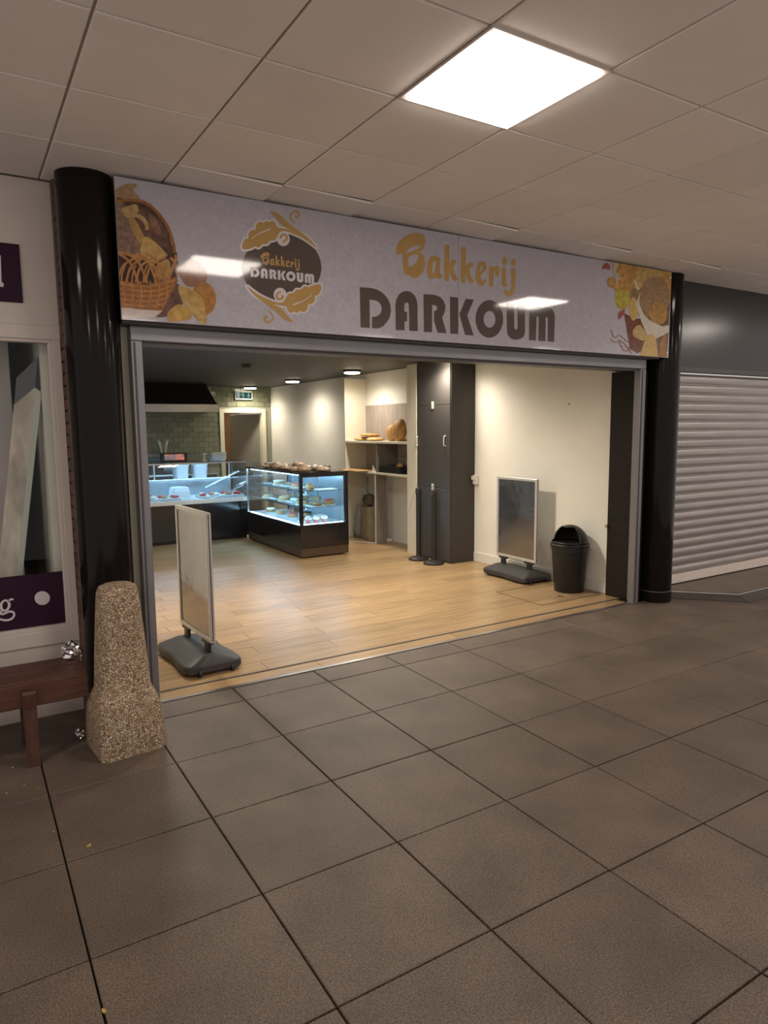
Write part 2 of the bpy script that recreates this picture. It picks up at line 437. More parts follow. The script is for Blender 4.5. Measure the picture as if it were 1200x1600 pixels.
# ------------------------------------------------------------------ columns
def column(x, y, label):
    t = empty('column')
    MB().lathe([(.15, 0), (.15, H)], 48, x, y).build('shaft', m_column, t, auto=40)
    MB().lathe([(.1535, 0), (.1535, .105), (.1505, .108)], 48, x, y).build('base_band', m_column, t, auto=40)
    MB().lathe([(.1545, .105), (.1545, .109), (.151, .110)], 48, x, y).build('band_rim', m_alu, t, auto=40)
    tag(t, label, 'column', 'round columns flanking the bakery front'); settle(t, (x, y, 0))
column(.452, 2.03, 'glossy black round column behind the pebble bollard')
column(5.56, 2.025, 'glossy black round column between bakery opening and closed shutter')
# ------------------------------------------------------------------ left neighbour: white shopfront with window
wl = MB(); Y0 = 2.22
wl.box(-3.5, Y0, -.018, .303, Y0+.1, .445); wl.box(-3.5, Y0, 2.33, .303, Y0+.1, H); wl.box(-3.5, Y0, .445, -1.7, Y0+.1, 2.33)
wleft = struct(wl.build('wall_left', m_white, fix=False), 'off-white panelled shopfront beside the left column')
for x, z in ((.277, .415), (.277, 2.36), (-.4, .415)): MB().lathe([(.006, 0), (.006, .003)], 10).build('screw', m_metal, wleft).matrix_local = Matrix.Translation((x, Y0, z)) @ Matrix.Rotation(PI/2, 4, 'X')
fr = MB()
for (x0, z0, x1, z1) in ((-1.7, .445, .303, .535), (-1.7, 2.25, .303, 2.33), (.255, .535, .303, 2.25), (-1.7, .535, -1.62, 2.25)): fr.box(x0, Y0-.012, z0, x1, Y0+.08, z1, .003)
win = struct(fr.build('window_1', m_white, fix=False), 'shop window in the white front')
bd = MB()
for (x0, z0, x1, z1) in ((-1.62, .535, .255, .56), (-1.62, 2.232, .255, 2.25), (.234, .56, .255, 2.232)): bd.box(x0, Y0-.004, z0, x1, Y0+.06, z1, .003)
bd.build('glazing_bead', m_white, win, fix=False)
box('pane', glass('shop_glass', (.95, .96, .95), 1.25), -1.62, Y0+.030, .555, .236, Y0+.034, 2.24, win)
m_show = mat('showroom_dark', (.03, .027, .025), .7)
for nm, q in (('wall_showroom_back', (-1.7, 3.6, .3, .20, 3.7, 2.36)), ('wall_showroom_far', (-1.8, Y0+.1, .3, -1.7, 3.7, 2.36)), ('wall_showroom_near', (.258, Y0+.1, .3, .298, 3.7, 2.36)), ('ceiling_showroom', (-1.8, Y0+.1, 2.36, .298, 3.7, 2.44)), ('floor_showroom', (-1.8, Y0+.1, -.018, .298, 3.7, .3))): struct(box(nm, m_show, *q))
# ------------------------------------------------------------------ right neighbour: dark fascia, roller shutter, step
struct(box('wall_fascia', m_fascia, 5.62, 2.10, 2.30, 9.6, 2.32, H+.01), 'dark glossy fascia above the closed shutter')
box('fascia_rail', m_aludark, 5.62, 2.085, 2.255, 9.6, 2.20, 2.30, bpy.data.objects['wall_fascia'])
struct(box('wall_corner', m_fascia, 5.42, 2.16, -.01, 5.64, 2.32, H), 'dark pier behind the right column')
rs = empty('roller_shutter'); ZB = .05; ps = .0945
prof = [(0.0, 0), (-.009, .10), (-.017, .30), (-.0185, .50), (-.015, .72), (-.009, .83), (-.003, .87), (.012, .875), (.012, 1.0), (.016, 1.0), (.016, 0)]
q = MB().prism(prof, lambda p: (5.64, p[0], p[1]*ps), lambda p: (9.6, p[0], p[1]*ps)); sl = q.build('slat', m_shutter, rs, auto=30); sl.location = (0, 2.185, ZB+.115)
for k in range(1, 22):
    c = dup(sl, rs); c.location.z = ZB+.115+k*ps
box('bottom_bar', m_shutbar, 5.64, 2.165, ZB+.018, 9.6, 2.20, ZB+.113, rs, .003)
box('rubber_seal', m_black, 5.64, 2.172, ZB+.001, 9.6, 2.195, ZB+.018, rs)
tag(rs, 'closed grey metal roller shutter right of the black column', 'shutter'); settle(rs, (5.64, 2.185, ZB))
st = MB(); top = [(5.72, 2.09), (6.23, 1.565), (9.6, 1.565), (9.6, 2.32), (5.72, 2.32)]; bot = [(5.60, 2.06), (6.20, 1.43), (9.6, 1.43), (9.6, 2.32), (5.60, 2.32)]
st.rings([[(x, y, -.017) for x, y in bot], [(x, y, .008) for x, y in bot], [(x, y, ZB) for x, y in top]])
step = struct(st.build('floor_step', mat('dark_step', (.075, .06, .052), .55, var=.15, vscale=10)), 'low step with chamfered edge before the shutter')
MB().prism([(5.77, 2.09), (6.25, 1.595), (9.6, 1.595), (9.6, 2.30), (5.77, 2.30)], lambda p: (p[0], p[1], ZB-.004), lambda p: (p[0], p[1], ZB+.002)).build('step_tread', mat('step_tread', (.21, .165, .135), .6, var=.12, vscale=4, speck=.2, sscale=200), step)
MB().tube([(5.72, 2.09, ZB), (6.23, 1.565, ZB), (9.6, 1.565, ZB)], .006, 8).build('edge_strip', m_metal, step)
br = MB().prism([(0, 0), (.10, 0), (0, -.07)], lambda p: (5.66+p[0], 2.06, H-.004+p[1]), lambda p: (5.66+p[0], 2.09, H-.004+p[1])).build('bracket', m_fascia, bpy.data.objects['wall_fascia'])
# ------------------------------------------------------------------ bakery sign
PY = 1.875
sign = empty('shop_sign')
m_panel = mat('sign_panel', (.46, .44, .49), .05, var=.035, vscale=14, speck=.06, sscale=45)
m_gold = mat('sign_gold', (.46, .29, .105), .07, var=.06, vscale=10)
m_brown = mat('sign_brown', (.095, .076, .066), .07)
m_letw = mat('sign_white', (.62, .58, .60), .2)
SPL = on_y(716, 450, PY).x
box('panel', m_panel, .585, PY, 2.345, SPL-.0015, PY+.02, 3.112, sign)
box('panel', m_panel, SPL+.0015, PY, 2.345, 5.415, PY+.02, 3.112, sign)
def crop(x0, y0, sc):
    return lambda P: [(lambda v: (v.x, v.z))(on_y(x0+p[0]*sc, y0+p[1]*sc, PY)) for p in P]
def doodle():           # faint line drawings printed all over the panel
    return
# --- big letters
c4 = crop(550, 440, 170/1200); c5 = crop(710, 440, 170/1200); c3 = crop(610, 350, 210/1200)
BIG = [
 [c4([(85,62),(200,68),(270,85),(335,120),(390,180),(422,250),(430,320),(418,390),(385,447),(340,495),(290,517),(220,515),(220,388),(255,388),(290,375),(318,345),(328,305),(322,265),(300,230),(262,207),(193,200),(197,512),(95,505)])],
 [c4([(482,535),(478,260),(487,200),(515,145),(555,112),(600,102),(645,112),(685,145),(712,195),(722,250),(725,548),(632,543),(627,262),(620,238),(600,230),(583,240),(577,262),(577,330),(608,335),(607,438),(580,438),(580,538)])],
 [c4([(787,138),(870,142),(925,150),(975,172),(1012,215),(1030,265),(1025,325),(1010,365),(993,395),(1043,570),(945,563),(905,440),(903,325),(925,322),(940,300),(938,275),(915,260),(883,258),(883,560),(793,555)])],
 [c4([(1080,165),(1170,177),(1172,578),(1083,575)]), c5([(125,188),(215,200),(140,372),(213,595),(118,588),(55,360)])],
 [c5(ell(385,412,152,208,40)), c5(ell(387,415,65,93,32))],
 [c5([(575,238),(658,243),(660,510),(667,525),(678,530),(690,525),(697,508),(695,247),(778,254),(778,560),(765,605),(730,632),(680,642),(630,632),(595,600),(580,560)])],
 [c5([(822,645),(826,345),(838,305),(870,280),(915,272),(950,283),(968,297),(988,287),(1030,282),(1075,300),(1100,340),(1107,390),(1100,665),(1027,660),(1030,400),(1018,388),(1007,400),(1003,658),(925,653),(930,395),(918,380),(905,395),(898,650)])],
]
s3 = lambda P: c3(smooth_closed(P, 3))
SCRIPT = [
 [s3([(85,275),(62,268),(52,225),(70,170),(120,115),(190,85),(255,80),(295,100),(312,150),(305,200),(285,235),(265,252),(295,285),(310,330),(305,390),(285,440),(245,475),(205,487),(175,465),(130,450),(115,400),(108,320),(105,255)]),
  s3([(145,245),(185,210),(265,190),(255,215),(200,240),(155,255)]), s3([(160,380),(162,310),(185,280),(235,275),(252,290),(240,330),(200,370)])],
 [s3([(350,300),(385,285),(440,300),(445,330),(440,400),(445,450),(465,452),(455,485),(425,490),(400,480),(370,492),(340,480),(328,430),(330,360)]), s3([(385,340),(405,330),(400,400),(385,445),(375,430),(375,380)])],
 [s3([(485,195),(505,188),(525,198),(527,345),(550,320),(585,325),(585,355),(560,385),(590,470),(605,480),(590,505),(555,500),(525,430),(522,505),(500,510),(480,490),(482,340)])],
 [s3([(630,215),(650,210),(675,218),(674,370),(700,345),(738,350),(735,375),(705,410),(730,490),(750,495),(735,525),(700,520),(670,445),(668,520),(645,525),(627,500),(628,360)])],
 [s3([(800,335),(840,340),(857,370),(850,410),(815,450),(805,470),(815,505),(840,500),(855,490),(850,520),(820,550),(790,545),(765,510),(760,450),(770,390),(785,350)]), s3([(808,380),(825,375),(822,400),(805,430),(800,410)])],
 [s3([(885,375),(925,382),(955,372),(972,390),(968,455),(940,465),(935,420),(922,440),(915,550),(890,555),(880,530),(882,430)])],
 [s3([(998,392),(1030,395),(1030,520),(1045,530),(1035,560),(1008,560),(995,530)]), s3([(1005,300),(1025,293),(1040,315),(1035,360),(1015,370),(1000,350)])],
 [s3([(1075,405),(1118,410),(1112,560),(1100,620),(1070,648),(1035,645),(1012,610),(1015,585),(1040,590),(1060,600),(1075,570),(1080,500)]), s3([(1085,315),(1110,312),(1118,345),(1105,375),(1085,370),(1078,345)])],
]
for P in BIG: flat('letter', P, m_brown, sign, PY)
for P in SCRIPT: flat('letter', P, m_gold, sign, PY)
def bounds(G): X = [p[0] for L in G for P in L for p in P]; Z = [p[1] for L in G for P in L for p in P]; return min(X), min(Z), max(X), max(Z)
def remap(G, r):
    b = bounds(G); return [[[(r[0]+(p[0]-b[0])/(b[2]-b[0])*(r[2]-r[0]), r[1]+(p[1]-b[1])/(b[3]-b[1])*(r[3]-r[1])) for p in P] for P in L] for L in G]
# --- round logo
c2 = crop(370, 320, 140/1179); s2 = lambda P, n=3: c2(smooth_closed(P, n)); k2 = lambda P, wd, tp=None: c2(stroke(P, wd, 5, tp))
logo = flat('logo_disc', [c2([p for p in ell(592, 830, 520, 448, 64)])], m_brown, sign, PY, .0010)
logo['label'] = 'round brown and gold logo with curled leaves'
mir = lambda P: [(1180-x, 1636-y) for x, y in P]
def grow(P, g):
    cx = sum(p[0] for p in P)/len(P); cy = sum(p[1] for p in P)/len(P); out = []
    n = len(P)
    for i in range(n):
        a, b, c = Vector(P[i-1]), Vector(P[i]), Vector(P[(i+1) % n]); d = (c-a); d.normalize(); out.append((b.x+d.y*g, b.y-d.x*g))
    return out
LEAF = [(75,580),(72,520),(110,450),(150,440),(155,370),(200,330),(240,330),(255,260),(300,225),(350,238),(385,215),(430,228),(465,212),(510,240),(530,295),(600,310),(720,335),(850,385),(960,455),(1035,545),(1045,568),(960,500),(850,430),(700,365),(610,345),(565,362),(530,420),(500,465),(430,480),(400,520),(340,520),(290,565),(240,550),(190,575),(120,590)]
SPEAR = [(440,95),(520,105),(600,165),(670,235),(800,330),(930,430),(1020,530),(900,450),(780,362),(660,310),(590,265),(530,190)]
VEIN = [(190,450),(300,375),(440,320)]
CURL = [(765,245),(718,190),(705,135),(740,98),(790,92),(818,130),(800,165),(772,158)]
INNER = [(600,490),(648,465),(655,415),(615,392),(578,415),(585,445)]
for f in (lambda P: P, mir):
    # white keyline: the strip of background round each leaf
    wl_ = smooth_closed(LEAF, 3); area = sum(wl_[i-1][0]*wl_[i][1]-wl_[i][0]*wl_[i-1][1] for i in range(len(wl_))); sg = 1 if area > 0 else -1
    flat('keyline', [c2(f(grow(wl_, 24*sg)))], m_letw, logo, PY, .0014)
    flat('keyline', [c2(f(ell(612, 452, 84, 92, 28)))], m_letw, logo, PY, .0016)
    flat('leaf', [c2(f(wl_))], m_gold, logo, PY, .0019)
    flat('leaf', [c2(f(smooth_closed(SPEAR, 3)))], m_gold, logo, PY, .0021)
    flat('leaf_vein', [c2(f(stroke(VEIN, 13, 5, lambda t: .4+t)))], m_letw, logo, PY, .0023)
    flat('tendril', [c2(f(stroke(CURL, 27, 5, lambda t: .6+.6*t)))], m_gold, logo, PY, .0019)
    flat('tendril', [c2(f(stroke(INNER, 28, 5)))], m_gold, logo, PY, .0023)
def rect(xa, ya, xb, yb): a = on_y(xa, yb, PY); b = on_y(xb, ya, PY); return (a.x, a.z, b.x, b.z)
pA = on_y(391.5, 432, PY); pB = on_y(490.5, 428.5, PY)
for L in remap(BIG, (pA.x, on_y(440, 438, PY).z, pB.x, on_y(440, 422.5, PY).z)): flat('letter', L, m_letw, logo, PY, .0016)
for L in remap(SCRIPT, (on_y(407, 405, PY).x, on_y(438, 420, PY).z, on_y(468, 405, PY).x, on_y(438, 397, PY).z)): flat('letter', L, m_gold, logo, PY, .0016)
# --- printed picture: wicker basket of bread, left
def pm(name, c, v=.25, sc=25, c2_=None): return mat('print_'+name, c, .07, var=0 if c2_ else v, vscale=sc, col2=c2_)
c1 = crop(170, 270, 180/1200)
zc = [0]
def pr(parent, name, P, m, cr, sm=3):
    zc[0] += 1
    PP = [p for p in (cr(smooth_closed(P, sm)) if sm else cr(P))]
    PP = [(min(max(x, .5855), 5.4145), min(max(z, 2.3455), 3.1115)) for x, z in PP]
    return flat(name, [PP], m, parent, PY, .0008+zc[0]*.00004)
straw = pm('straw', (.36, .24, .13)); darkloaf = pm('dark_loaf', (.15, .085, .06), c2_=(.30, .20, .15), sc=40); choc = pm('choc', (.085, .045, .04), c2_=(.20, .11, .08), sc=22)
lightb = pm('light_bread', (.45, .30, .13)); bag = pm('baguette', (.42, .25, .09)); pastry = pm('pastry', (.50, .33, .12)); wick = pm('wicker', (.42, .20, .075)); wickd = pm('wicker_dark', (.22, .085, .035), c2_=(.40, .17, .06), sc=55)
shade = pm('hollow', (.05, .028, .022)); bunp = pm('bun', (.40, .19, .06)); pinkb = pm('brown_loaf', (.30, .15, .09)); crois = pm('croissant', (.55, .34, .10)); pale = pm('pale', (.62, .52, .47), .06)
T0 = [(48,195),(120,140),(210,112),(300,128),(255,185),(330,265),(300,330),(150,310),(60,290)]
basket = pr(sign, 'basket_print', T0, straw, c1); basket['label'] = 'printed picture of a wicker basket full of bread'
B = lambda n, P, m, sm=3: pr(basket, n, P, m, c1, sm)
B('print_shape', [(65,300),(200,290),(380,330),(520,450),(610,580),(650,740),(680,880),(100,880)], pm('basket_dark', (.09, .05, .035)))
B('print_shape', [(60,330),(140,300),(200,420),(240,560),(320,700),(345,800),(250,880),(90,840)], darkloaf)
B('print_shape', [(300,400),(390,385),(500,470),(600,590),(610,700),(640,830),(450,830),(330,620)], choc)
B('print_shape', [(140,375),(280,330),(310,400),(260,440),(190,470)], lightb)
B('print_shape', stroke([(225,445),(320,455),(385,520),(400,595)], 42), lightb, 0)
B('print_shape', [(210,480),(262,470),(340,600),(368,690),(330,735),(290,690),(230,570)], bag)
B('print_shape', [(420,430),(480,470),(540,600),(520,640),(440,560)], pm('loaf_mid', (.26, .14, .09)))
B('print_shape', [(360,680),(440,690),(590,830),(625,930),(480,960),(330,870)], pastry)
B('print_shape', stroke([(60,300),(200,283),(380,312),(520,430),(620,580),(672,740),(690,850)], 30), wickd, 0)
B('print_shape', [(90,850),(300,900),(500,930),(700,830),(712,1100),(640,1340),(570,1440),(125,1410)], shade, 2)
B('print_shape', [(500,960),(620,900),(640,1050),(560,1120),(500,1050)], bag)
B('print_shape', [(105,1130),(400,1170),(705,1080),(690,1210),(640,1340),(570,1440),(330,1425),(125,1405)], wickd, 2)
for k in range(5):
    y = 1165+k*52; B('print_shape', stroke([(112, y-10), (250, y+8), (420, y+16), (560, y-4), (690-k*14, y-50)], 20), wick, 0)
for x in (150, 240, 330, 430, 520, 600, 660): B('print_shape', stroke([(x, 1130), (x+8, 1260), (x-4-(x-300)*.12, 1410)], 17), wick, 0)
for x in (100, 190, 290, 390):
    B('print_shape', stroke([(x-10,1140),(x+40,980),(x+150,900),(x+210,880)], 24), wick, 0)
    B('print_shape', stroke([(x,840),(x+110,920),(x+170,1040),(x+210,1160)], 26), wick, 0)
for x in (130, 240, 360, 480, 560): B('print_shape', stroke([(x,1150),(x+10,1050),(x+40,960)], 18), wick, 0)
B('print_shape', stroke([(95,820),(230,860),(380,900),(470,980),(530,1130)], 32), wick, 0)
B('print_shape', stroke([(615,1130),(650,1020),(690,930),(700,850)], 34), wick, 0)
B('print_shape', stroke([(640,880),(700,960),(712,1080)], 26), wick, 0)
B('print_shape', [(115,1405),(330,1425),(570,1440),(700,1480),(500,1500),(120,1515)], pale, 2)
B('print_shape', [(560,1440),(700,1150),(760,1250),(760,1400),(600,1500),(480,1495)], choc, 2)
B('print_shape', [(735,1000),(850,900),(1000,990),(1012,1140),(900,1190),(790,1160)], pinkb)
B('print_shape', ell(985,1315,132,175), bunp, 0)
B('print_shape', [(610,1470),(660,1410),(740,1370),(850,1450),(845,1525),(720,1545),(625,1548)], crois)
B('print_shape', [(720,1195),(760,1180),(880,1225),(965,1300),(1000,1420),(1018,1500),(1015,1580),(950,1560),(850,1450),(760,1330)], pastry)
# --- printed picture: bread, potatoes and grain, right
c6 = crop(930, 395, 130/1200)
orange = pm('orange_leaf', (.48, .27, .08), .35, 30); yel = pm('yellow', (.46, .38, .07)); brl = pm('crust', (.24, .14, .075), c2_=(.40, .26, .14), sc=45); bung = pm('golden_bun', (.42, .24, .075)); board = pm('board', (.17, .065, .035)); cloth = pm('cloth', (.60, .55, .46), .08); grain = pm('grain', (.50, .36, .16), .3, 90); cheese = pm('slice', (.55, .37, .13), .14, 60); nuts = pm('nuts', (.25, .10, .035), c2_=(.48, .24, .07), sc=60); red = pm('red', (.36, .10, .08))
bread = pr(sign, 'bread_print', [(170,400),(280,350),(235,130),(420,130),(560,165),(760,205),(1000,250),(1095,260),(1095,420),(1060,900),(700,900),(480,760),(300,560)], orange, c6, 2); bread['label'] = 'printed picture of loaves, potatoes and grain'
B = lambda n, P, m, sm=3: pr(bread, n, P, m, c6, sm)
B('print_shape', [(700,900),(1075,700),(1050,1200),(1030,1504),(880,1500),(860,1200)], pm('print_shadow', (.16, .10, .075)), 0)
B('print_shape', [(560,560),(700,500),(760,950),(700,1000),(560,760)], pm('stone', (.27, .19, .12)), 2)
B('print_shape', [(100,240),(120,165),(180,150),(215,200),(205,245),(150,230)], red)
B('print_shape', [(245,130),(330,140),(300,260),(380,400),(360,520),(290,420)], pm('pale_flower', (.50, .42, .32)))
B('print_shape', ell(235,425,66,80), pm('potato', (.46, .27, .09)), 0)
B('print_shape', ell(540,260,60,110,24,.2), bung, 0)
B('print_shape', ell(560,620,75,110), pm('brown_potato', (.30, .18, .09)), 0)
B('print_shape', [(560,400),(620,430),(650,480),(620,540),(580,500)], cloth)
B('print_shape', ell(390,650,108,170), yel, 0)
B('print_shape', ell(440,450,120,100), orange, 0)
B('print_shape', [(600,230),(780,220),(950,260),(940,340),(700,420),(640,520),(585,400)], pastry)
B('print_shape', [(415,870),(560,950),(690,950),(760,1180),(690,1400),(610,1450),(500,1390)], board, 0)
B('print_shape', ell(550,810,64,170), cheese, 0)
B('print_shape', ell(862,640,212,300), brl, 0)
B('print_shape', ell(905,875,135,165), bung, 0)
B('print_shape', [(655,560),(630,690),(640,760),(680,860),(730,930),(800,985),(960,1062),(1055,1045),(1050,1150),(960,1200),(880,1235),(740,1185),(660,985),(580,740)], cloth, 0)
B('print_shape', [(545,1110),(640,1040),(735,1190),(690,1270),(600,1230),(545,1190)], grain)
B('print_shape', [(640,1485),(690,1320),(740,1190),(820,1170),(870,1230),(895,1400),(905,1500)], cheese, 0)
B('print_shape', [(920,1500),(930,1300),(965,1210),(1025,1170),(1022,1504)], nuts, 0)
B('print_shape', [(340,960),(330,880),(370,835),(425,820),(400,900)], red)
for P in ([(225,1110),(270,1220),(340,1190),(400,1230),(470,1290)], [(215,1240),(270,1290),(340,1290),(380,1370),(430,1415),(520,1390)], [(330,1260),(420,1310),(480,1400),(520,1450)], [(380,1350),(450,1350),(520,1400),(600,1420)]):
    B('print_shape', stroke(P, 10), pinkb, 0)
bt = box('panel_edge', m_letw, 5.415, PY, 2.345, 5.418, PY+.02, 3.112, sign)
for z in (2.39, 3.06): MB().lathe([(.012, 0), (.012, .004)], 12).build('screw_cap', m_letw, sign).matrix_local = Matrix.Translation((5.400, PY, z)) @ Matrix.Rotation(PI/2, 4, 'X')
tag(sign, 'long printed bakery sign with gold script and brown capitals above the opening', 'sign'); settle(sign, (3.03, PY, 2.345))
# ------------------------------------------------------------------ pebble bollard
def pebble_mat():
    M = bpy.data.materials.new('exposed_aggregate'); M.use_nodes = True; nt = M.node_tree; N = nt.nodes; L = nt.links; b = N['Principled BSDF']
    tc = N.new('ShaderNodeTexCoord'); v = N.new('ShaderNodeTexVoronoi'); v.inputs['Scale'].default_value = 82; L.new(tc.outputs['Object'], v.inputs['Vector'])
    hs = N.new('ShaderNodeSeparateColor'); L.new(v.outputs['Color'], hs.inputs[0])
    rp = N.new('ShaderNodeValToRGB'); L.new(hs.outputs[0], rp.inputs[0])
    e = rp.color_ramp.elements; e[0].position = 0; e[0].color = (.34, .23, .145, 1); e[1].position = 1; e[1].color = (.70, .58, .43, 1)
    x = e.new(.35); x.color = (.49, .35, .225, 1); x = e.new(.7); x.color = (.60, .46, .31, 1)
    ve = N.new('ShaderNodeTexVoronoi'); ve.feature = 'DISTANCE_TO_EDGE'; ve.inputs['Scale'].default_value = 82; L.new(tc.outputs['Object'], ve.inputs['Vector'])
    r2 = N.new('ShaderNodeValToRGB'); L.new(ve.outputs['Distance'], r2.inputs[0]); r2.color_ramp.elements[0].position = .03; r2.color_ramp.elements[1].position = .16; r2.color_ramp.elements[0].color = (1, 1, 1, 1); r2.color_ramp.elements[1].color = (0, 0, 0, 1)
    mx = N.new('ShaderNodeMix'); mx.data_type = 'RGBA'; L.new(r2.outputs[0], mx.inputs[0]); L.new(rp.outputs[0], mx.inputs[6]); mx.inputs[7].default_value = (.10, .065, .04, 1)
    L.new(mx.outputs[2], b.inputs['Base Color']); b.inputs['Roughness'].default_value = .75
    bp = N.new('ShaderNodeBump'); bp.inputs['Strength'].default_value = .7; bp.inputs['Distance'].default_value = .006; L.new(ve.outputs['Distance'], bp.inputs['Height']); L.new(bp.outputs[0], b.inputs['Normal'])
    return M
def sring(h, ex, z, n=48, hy=None):
    out = []; hy = hy or h
    for i in range(n):
        a = 2*PI*i/n+PI/n; c, s_ = math.cos(a), math.sin(a); k = (abs(c)**ex+abs(s_)**ex)**(-1/ex); out.append((h*k*c, hy*k*s_, z))
    return out
bo = MB(); bo.rings([sring(h, e, z) for z, h, e in ((0, .168, 14), (.045, .170, 14), (.12, .168, 14), (.20, .166, 11), (.255, .163, 8), (.295, .156, 5), (.325, .145, 3.6), (.35, .137, 3.0), (.50, .130, 2.7), (.65, .121, 2.5), (.80, .110, 2.4), (.865, .104, 2.3), (.895, .094, 2.2), (.906, .075, 2), (.908, .03, 2))])
b_ = bo.build('bollard', pebble_mat(), auto=50); b_.location = (.422, 1.565, 0); b_.rotation_euler = (0, 0, math.radians(6))
tag(b_, 'tapered pebble-dashed concrete bollard in front of the left column', 'bollard')
# ------------------------------------------------------------------ bench
m_wood = mat('stained_wood', (.088, .034, .021), .42, var=.3, vscale=6, stretch=(1, 9, 9), bump=.1, bscale=40)
m_wood2 = mat('stained_wood_leg', (.075, .030, .020), .45, var=.3, vscale=6, stretch=(9, 9, 1))
be = empty('bench')
box('seat_board', m_wood, -1.55, 1.615, .395, .252, 1.765, .44, be, .005)
box('seat_board', m_wood, -1.55, 1.775, .395, .252, 1.94, .44, be, .005)
box('rail', m_wood, -1.55, 1.60, .305, .255, 1.645, .432, be, .005)
box('rail', m_wood, -1.53, 1.91, .305, .235, 1.945, .394, be, .005)
for x in (-1.35, -.062):
    lg = MB(); lg.prism([(1.555, 0), (1.63, 0), (1.615, .30), (1.60, .385), (1.572, .40), (1.563, .385), (1.572, .30)], lambda p: (x, p[0], p[1]), lambda p: (x+.062, p[0], p[1])); lg.build('leg', m_wood2, be)
    box('leg', m_wood2, x, 1.88, 0, x+.062, 1.945, .395, be, .004)
    box('cross_bar', m_wood2, x+.008, 1.60, .30, x+.054, 1.90, .36, be, .004)
tag(be, 'dark brown wooden bench against the white shopfront', 'bench'); settle(be, (-.65, 1.77, 0))
# ------------------------------------------------------------------ crumpled foil
m_foil = mat('foil', (.80, .80, .82), .18, metal=1, obj=True)
def foil(c, r, seed, label):
    bm = bmesh.new(); bmesh.ops.create_icosphere(bm, subdivisions=3, radius=1); rr = random.Random(seed)
    for v in bm.verts:
        k = 1+rr.uniform(-.24, .16); v.co = Vector((v.co.x*r[0]*k, v.co.y*r[1]*k, max(v.co.z*r[2]*k, -r[2]*.8)))
    me = bpy.data.meshes.new('foil_ball'); bm.to_mesh(me); bm.free(); me.materials.append(m_foil)
    o = link('foil_ball', me); o.location = c; o.rotation_euler = (0, 0, seed); tag(o, label, 'foil', 'crumpled foil left about')
foil((.215, 1.88, .44+.045), (.046, .055, .056), 4, 'crumpled silver foil lying on the end of the bench')
foil((.222, 1.80, .022), (.03, .035, .028), 9, 'small crumpled foil on the ground behind the bollard')
# ------------------------------------------------------------------ neighbour's purple signs
m_purple = mat('purple_vinyl', (.030, .010, .026), .5, spec=.15, var=.05)
m_vwhite = mat('white_vinyl', (.66, .62, .66), .4)
us = empty('fascia_sign'); box('panel', m_purple, -1.5, Y0-.014, 2.447, .122, Y0, 2.765, us, .002)
US = Y0-.0145
def yz(px): v = on_y(*px, US); return (v.x, v.z)
flat('letter', [[yz(p) for p in ((-9, 400), (1.2, 399), (2.5, 441), (6, 443), (5.2, 448.5), (-9, 447))]], m_vwhite, us, US, .0012)
tag(us, 'dark purple sign board high on the white shopfront', 'sign'); settle(us, (-.7, Y0, 2.447))
ws = empty('window_sign'); box('panel', m_purple, -1.62, Y0+.0265, .5605, .233, Y0+.0298, .880, ws)
WS = Y0+.0262
def wz(P): return [(lambda v: (v.x, v.z))(on_y(a, b, WS)) for a, b in P]
flat('dot', [wz([(66+12*math.cos(2*PI*i/32), 934.5+10.8*math.sin(2*PI*i/32)) for i in range(32)])], m_vwhite, ws, WS, .0012)
gk = lambda P, wd, tp=None: wz(stroke(P, wd, 6, tp))
flat('letter', [wz(smooth_closed([(10, 936.5), (15, 940), (16.5, 946.5), (13, 953), (7, 955.5), (1, 953), (-1, 946.5), (3, 939)], 4)), wz(smooth_closed([(9, 939.5), (12, 943), (12, 948), (8.5, 952.5), (5, 951), (3.5, 946), (5.5, 941)], 4)[::-1])], m_vwhite, ws, WS, .0012)
flat('letter', [gk([(12.5, 939.5), (17, 936.5), (21, 936.5)], 3.0), gk([(4, 954), (0, 957.5), (4, 959.5), (15, 955.5), (21.5, 957.5), (21, 964), (14, 968.5), (4, 968.5), (-5, 965)], 3.2)], m_vwhite, ws, WS, .0012)
tag(ws, 'dark purple window sticker with a white dot above the bench', 'sign'); settle(ws, (-.7, Y0+.028, .56))
# sample board leaning behind the pane
sb = empty('sample_board')
def lean(P, ya, yb, nm, mm): MB().prism([(lambda v: (v.x, v.z))(on_y(a, b, 2.42)) for a, b in P], lambda p: (p[0], ya, p[1]), lambda p: (p[0], yb, p[1])).build(nm, mm, sb)
m_marble = mat('sample_face', (.62, .55, .48), .4, var=.30, vscale=9, stretch=(1.5, 1, .6))
lean([(-4, 905), (26, 900), (54, 618), (54, 606), (22, 632)], 2.40, 2.44, 'sample_face', m_marble)
lean([(26, 900), (34.5, 899), (63.5, 622), (62.5, 612), (54, 606), (54, 618)], 2.395, 2.47, 'board_edge', mat('board_edge', (.60, .64, .58), .5))
lean([(22.5, 632), (54, 606), (59, 558), (26, 590)], 2.40, 2.45, 'header', mat('slate_header', (.14, .14, .17), .5))
lean([(54, 606), (62.5, 611), (67.5, 560), (59, 558)], 2.40, 2.45, 'header_edge', mat('header_edge', (.03, .03, .04), .5))
tag(sb, 'pale marbled sample board with dark header leaning behind the window', 'sample board'); settle(sb, (-.05, 2.42, .88))
gb = MB().box(-1.5, 2.62, .302, .055, 2.66, 2.3, .004).build('grey_backdrop', mat('grey_panel', (.55, .51, .51), .7, var=.1, vscale=3), fix=False)  # grey backdrop added to imitate the pale reflection in the window glass
tag(gb, 'tall grey backdrop added behind the sample board for the pale reflection in the shop window', 'backdrop')
